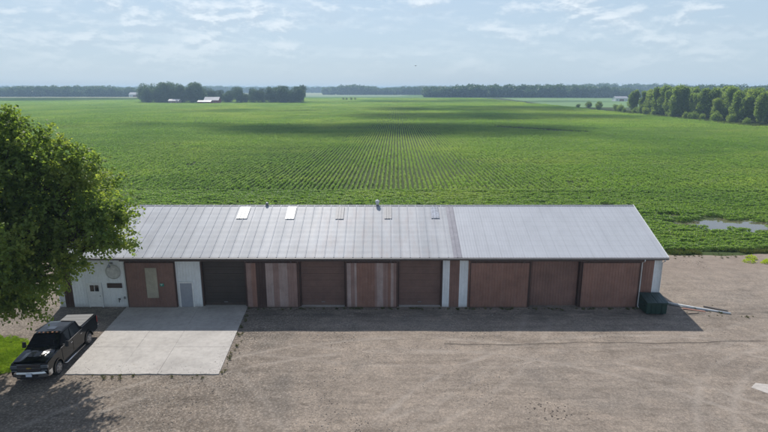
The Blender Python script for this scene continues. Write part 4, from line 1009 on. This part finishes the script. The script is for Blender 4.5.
fade = n.ramp(sz, [(0.015, 0.0), (.06, .35), (.115, .9), (.2, 1.)])
wisp = n.math('MULTIPLY', n.ramp(n.noise(n.scale(pv,(1,1,2.2)), 3.8, 8, .68, .15), [(.44, 0.), (.68, .40)]), fade)
cm = n.math('MULTIPLY', n.math('MULTIPLY', cm, fade), .62); cm = n.math('MAXIMUM', cm, wisp)
hz = n.ramp(sz, [(.0, 1.), (.15, .85), (.3, .4), (.6, 0.)])
base = n.mix(n.math('MULTIPLY', hz, .92), sk.outputs[0], (3.9,4.85,5.75))
lit = n.ramp(n.math('ADD', n.math('SUBTRACT', c1, c1b), .5), [(.44, (4.4,5.1,5.9)), (.54, (8.2,8.5,8.7))])
skc = n.mix(cm, base, lit)
bg = n.n('ShaderNodeBackground'); n.l(skc, bg.inputs[0]); bg.inputs[1].default_value = .105
n.t.links.new(bg.outputs[0], n.n('ShaderNodeOutputWorld').inputs[0])

# clouds high above the field, out of the picture: their shadows cross the crop
cmt = mat('cloud'); n = N(cmt); d = n.n('ShaderNodeBsdfDiffuse'); d.inputs[0].default_value = (.9,.9,.9,1); tl = n.n('ShaderNodeBsdfTranslucent'); tl.inputs[0].default_value = (.9,.9,.9,1); tr = n.n('ShaderNodeBsdfTransparent')
m1 = n.n('ShaderNodeMixShader'); n.l(d.outputs[0], m1.inputs[1]); n.l(tl.outputs[0], m1.inputs[2]); m2 = n.n('ShaderNodeMixShader'); m2.inputs[0].default_value = .10; n.l(tr.outputs[0], m2.inputs[1]); n.l(m1.outputs[0], m2.inputs[2]); n.out(m2)
def uvsphere(r3, c, mb, nu=10, nv=6, seed=0):
    base = len(mb.v)
    for j in range(nv+1):
        ph = pi*j/nv
        for i in range(nu):
            th = 2*pi*i/nu; k = 1+.18*sin(3*th+seed)*sin(2*ph+seed)
            z = cos(ph)*r3[2]*k; z = z if z > 0 else z*.4
            mb.v.append((c[0]+sin(ph)*cos(th)*r3[0]*k, c[1]+sin(ph)*sin(th)*r3[1]*k, c[2]+z))
    for j in range(nv):
        for i in range(nu):
            a_ = base+j*nu+i; b_ = base+j*nu+(i+1)%nu; mb.f.append((a_, b_, b_+nu, a_+nu)); mb.m.append(0); mb.sm.append(True)
random.seed(3)
ALT = 900
for (tx, ty, wx, wy, nb) in ((8,240,78,30,90),(-95,268,60,14,14),(60,350,90,36,70),(95,470,95,60,60),(-120,430,70,24,12),(-60,700,150,40,22),(-640,890,270,110,110),(150,760,150,60,30)):
    g = MB(); cx = tx + SUN.x/SUN.z*ALT; cy_ = ty + SUN.y/SUN.z*ALT
    for q in range(nb):
        a_ = random.uniform(0,2*pi); rr = random.random()**.5; uvsphere((wx*random.uniform(.16,.36), wy*random.uniform(.3,.6), 14+random.uniform(0,14)), (wx*rr*cos(a_), wy*rr*sin(a_), 0), g, seed=random.uniform(0,6))
    o = g.build('cloud', cmt, fix=False, loc=(cx, cy_, ALT)); tag(o, kind='stuff')

# haze
hm = mat('haze_air'); n = N(hm); v = n.n('ShaderNodeVolumePrincipled'); v.inputs['Color'].default_value = (.55,.78,1,1); v.inputs['Density'].default_value = .0003; v.inputs['Anisotropy'].default_value = .2; n.out(v, True)
g = MB(); g.box(-7000, 7000, -1600, 7000, -1.5, 30); hz = g.build('haze', hm); tag(hz, kind='stuff')

# ------------------------------------------------------------------ camera
cd = bpy.data.cameras.new('camera'); cd.sensor_width = 36; cd.lens = 532/768*36; cd.clip_start = .1; cd.clip_end = 30000
co = bpy.data.objects.new('camera', cd); COL.objects.link(co); co.location = (0,0,H); co.rotation_euler = (R(90-13.5), 0, 0); scene.camera = co

scene.render.engine = 'CYCLES'
vs = scene.view_settings; vs.view_transform = 'Standard'; vs.look = 'None'; vs.gamma = 1; vs.exposure = 0.32; vs.use_curve_mapping = False
c = scene.cycles; c.use_denoising = True; c.max_bounces = 8; c.transparent_max_bounces = 24; c.volume_bounces = 0; c.diffuse_bounces = 5; c.transmission_bounces = 6
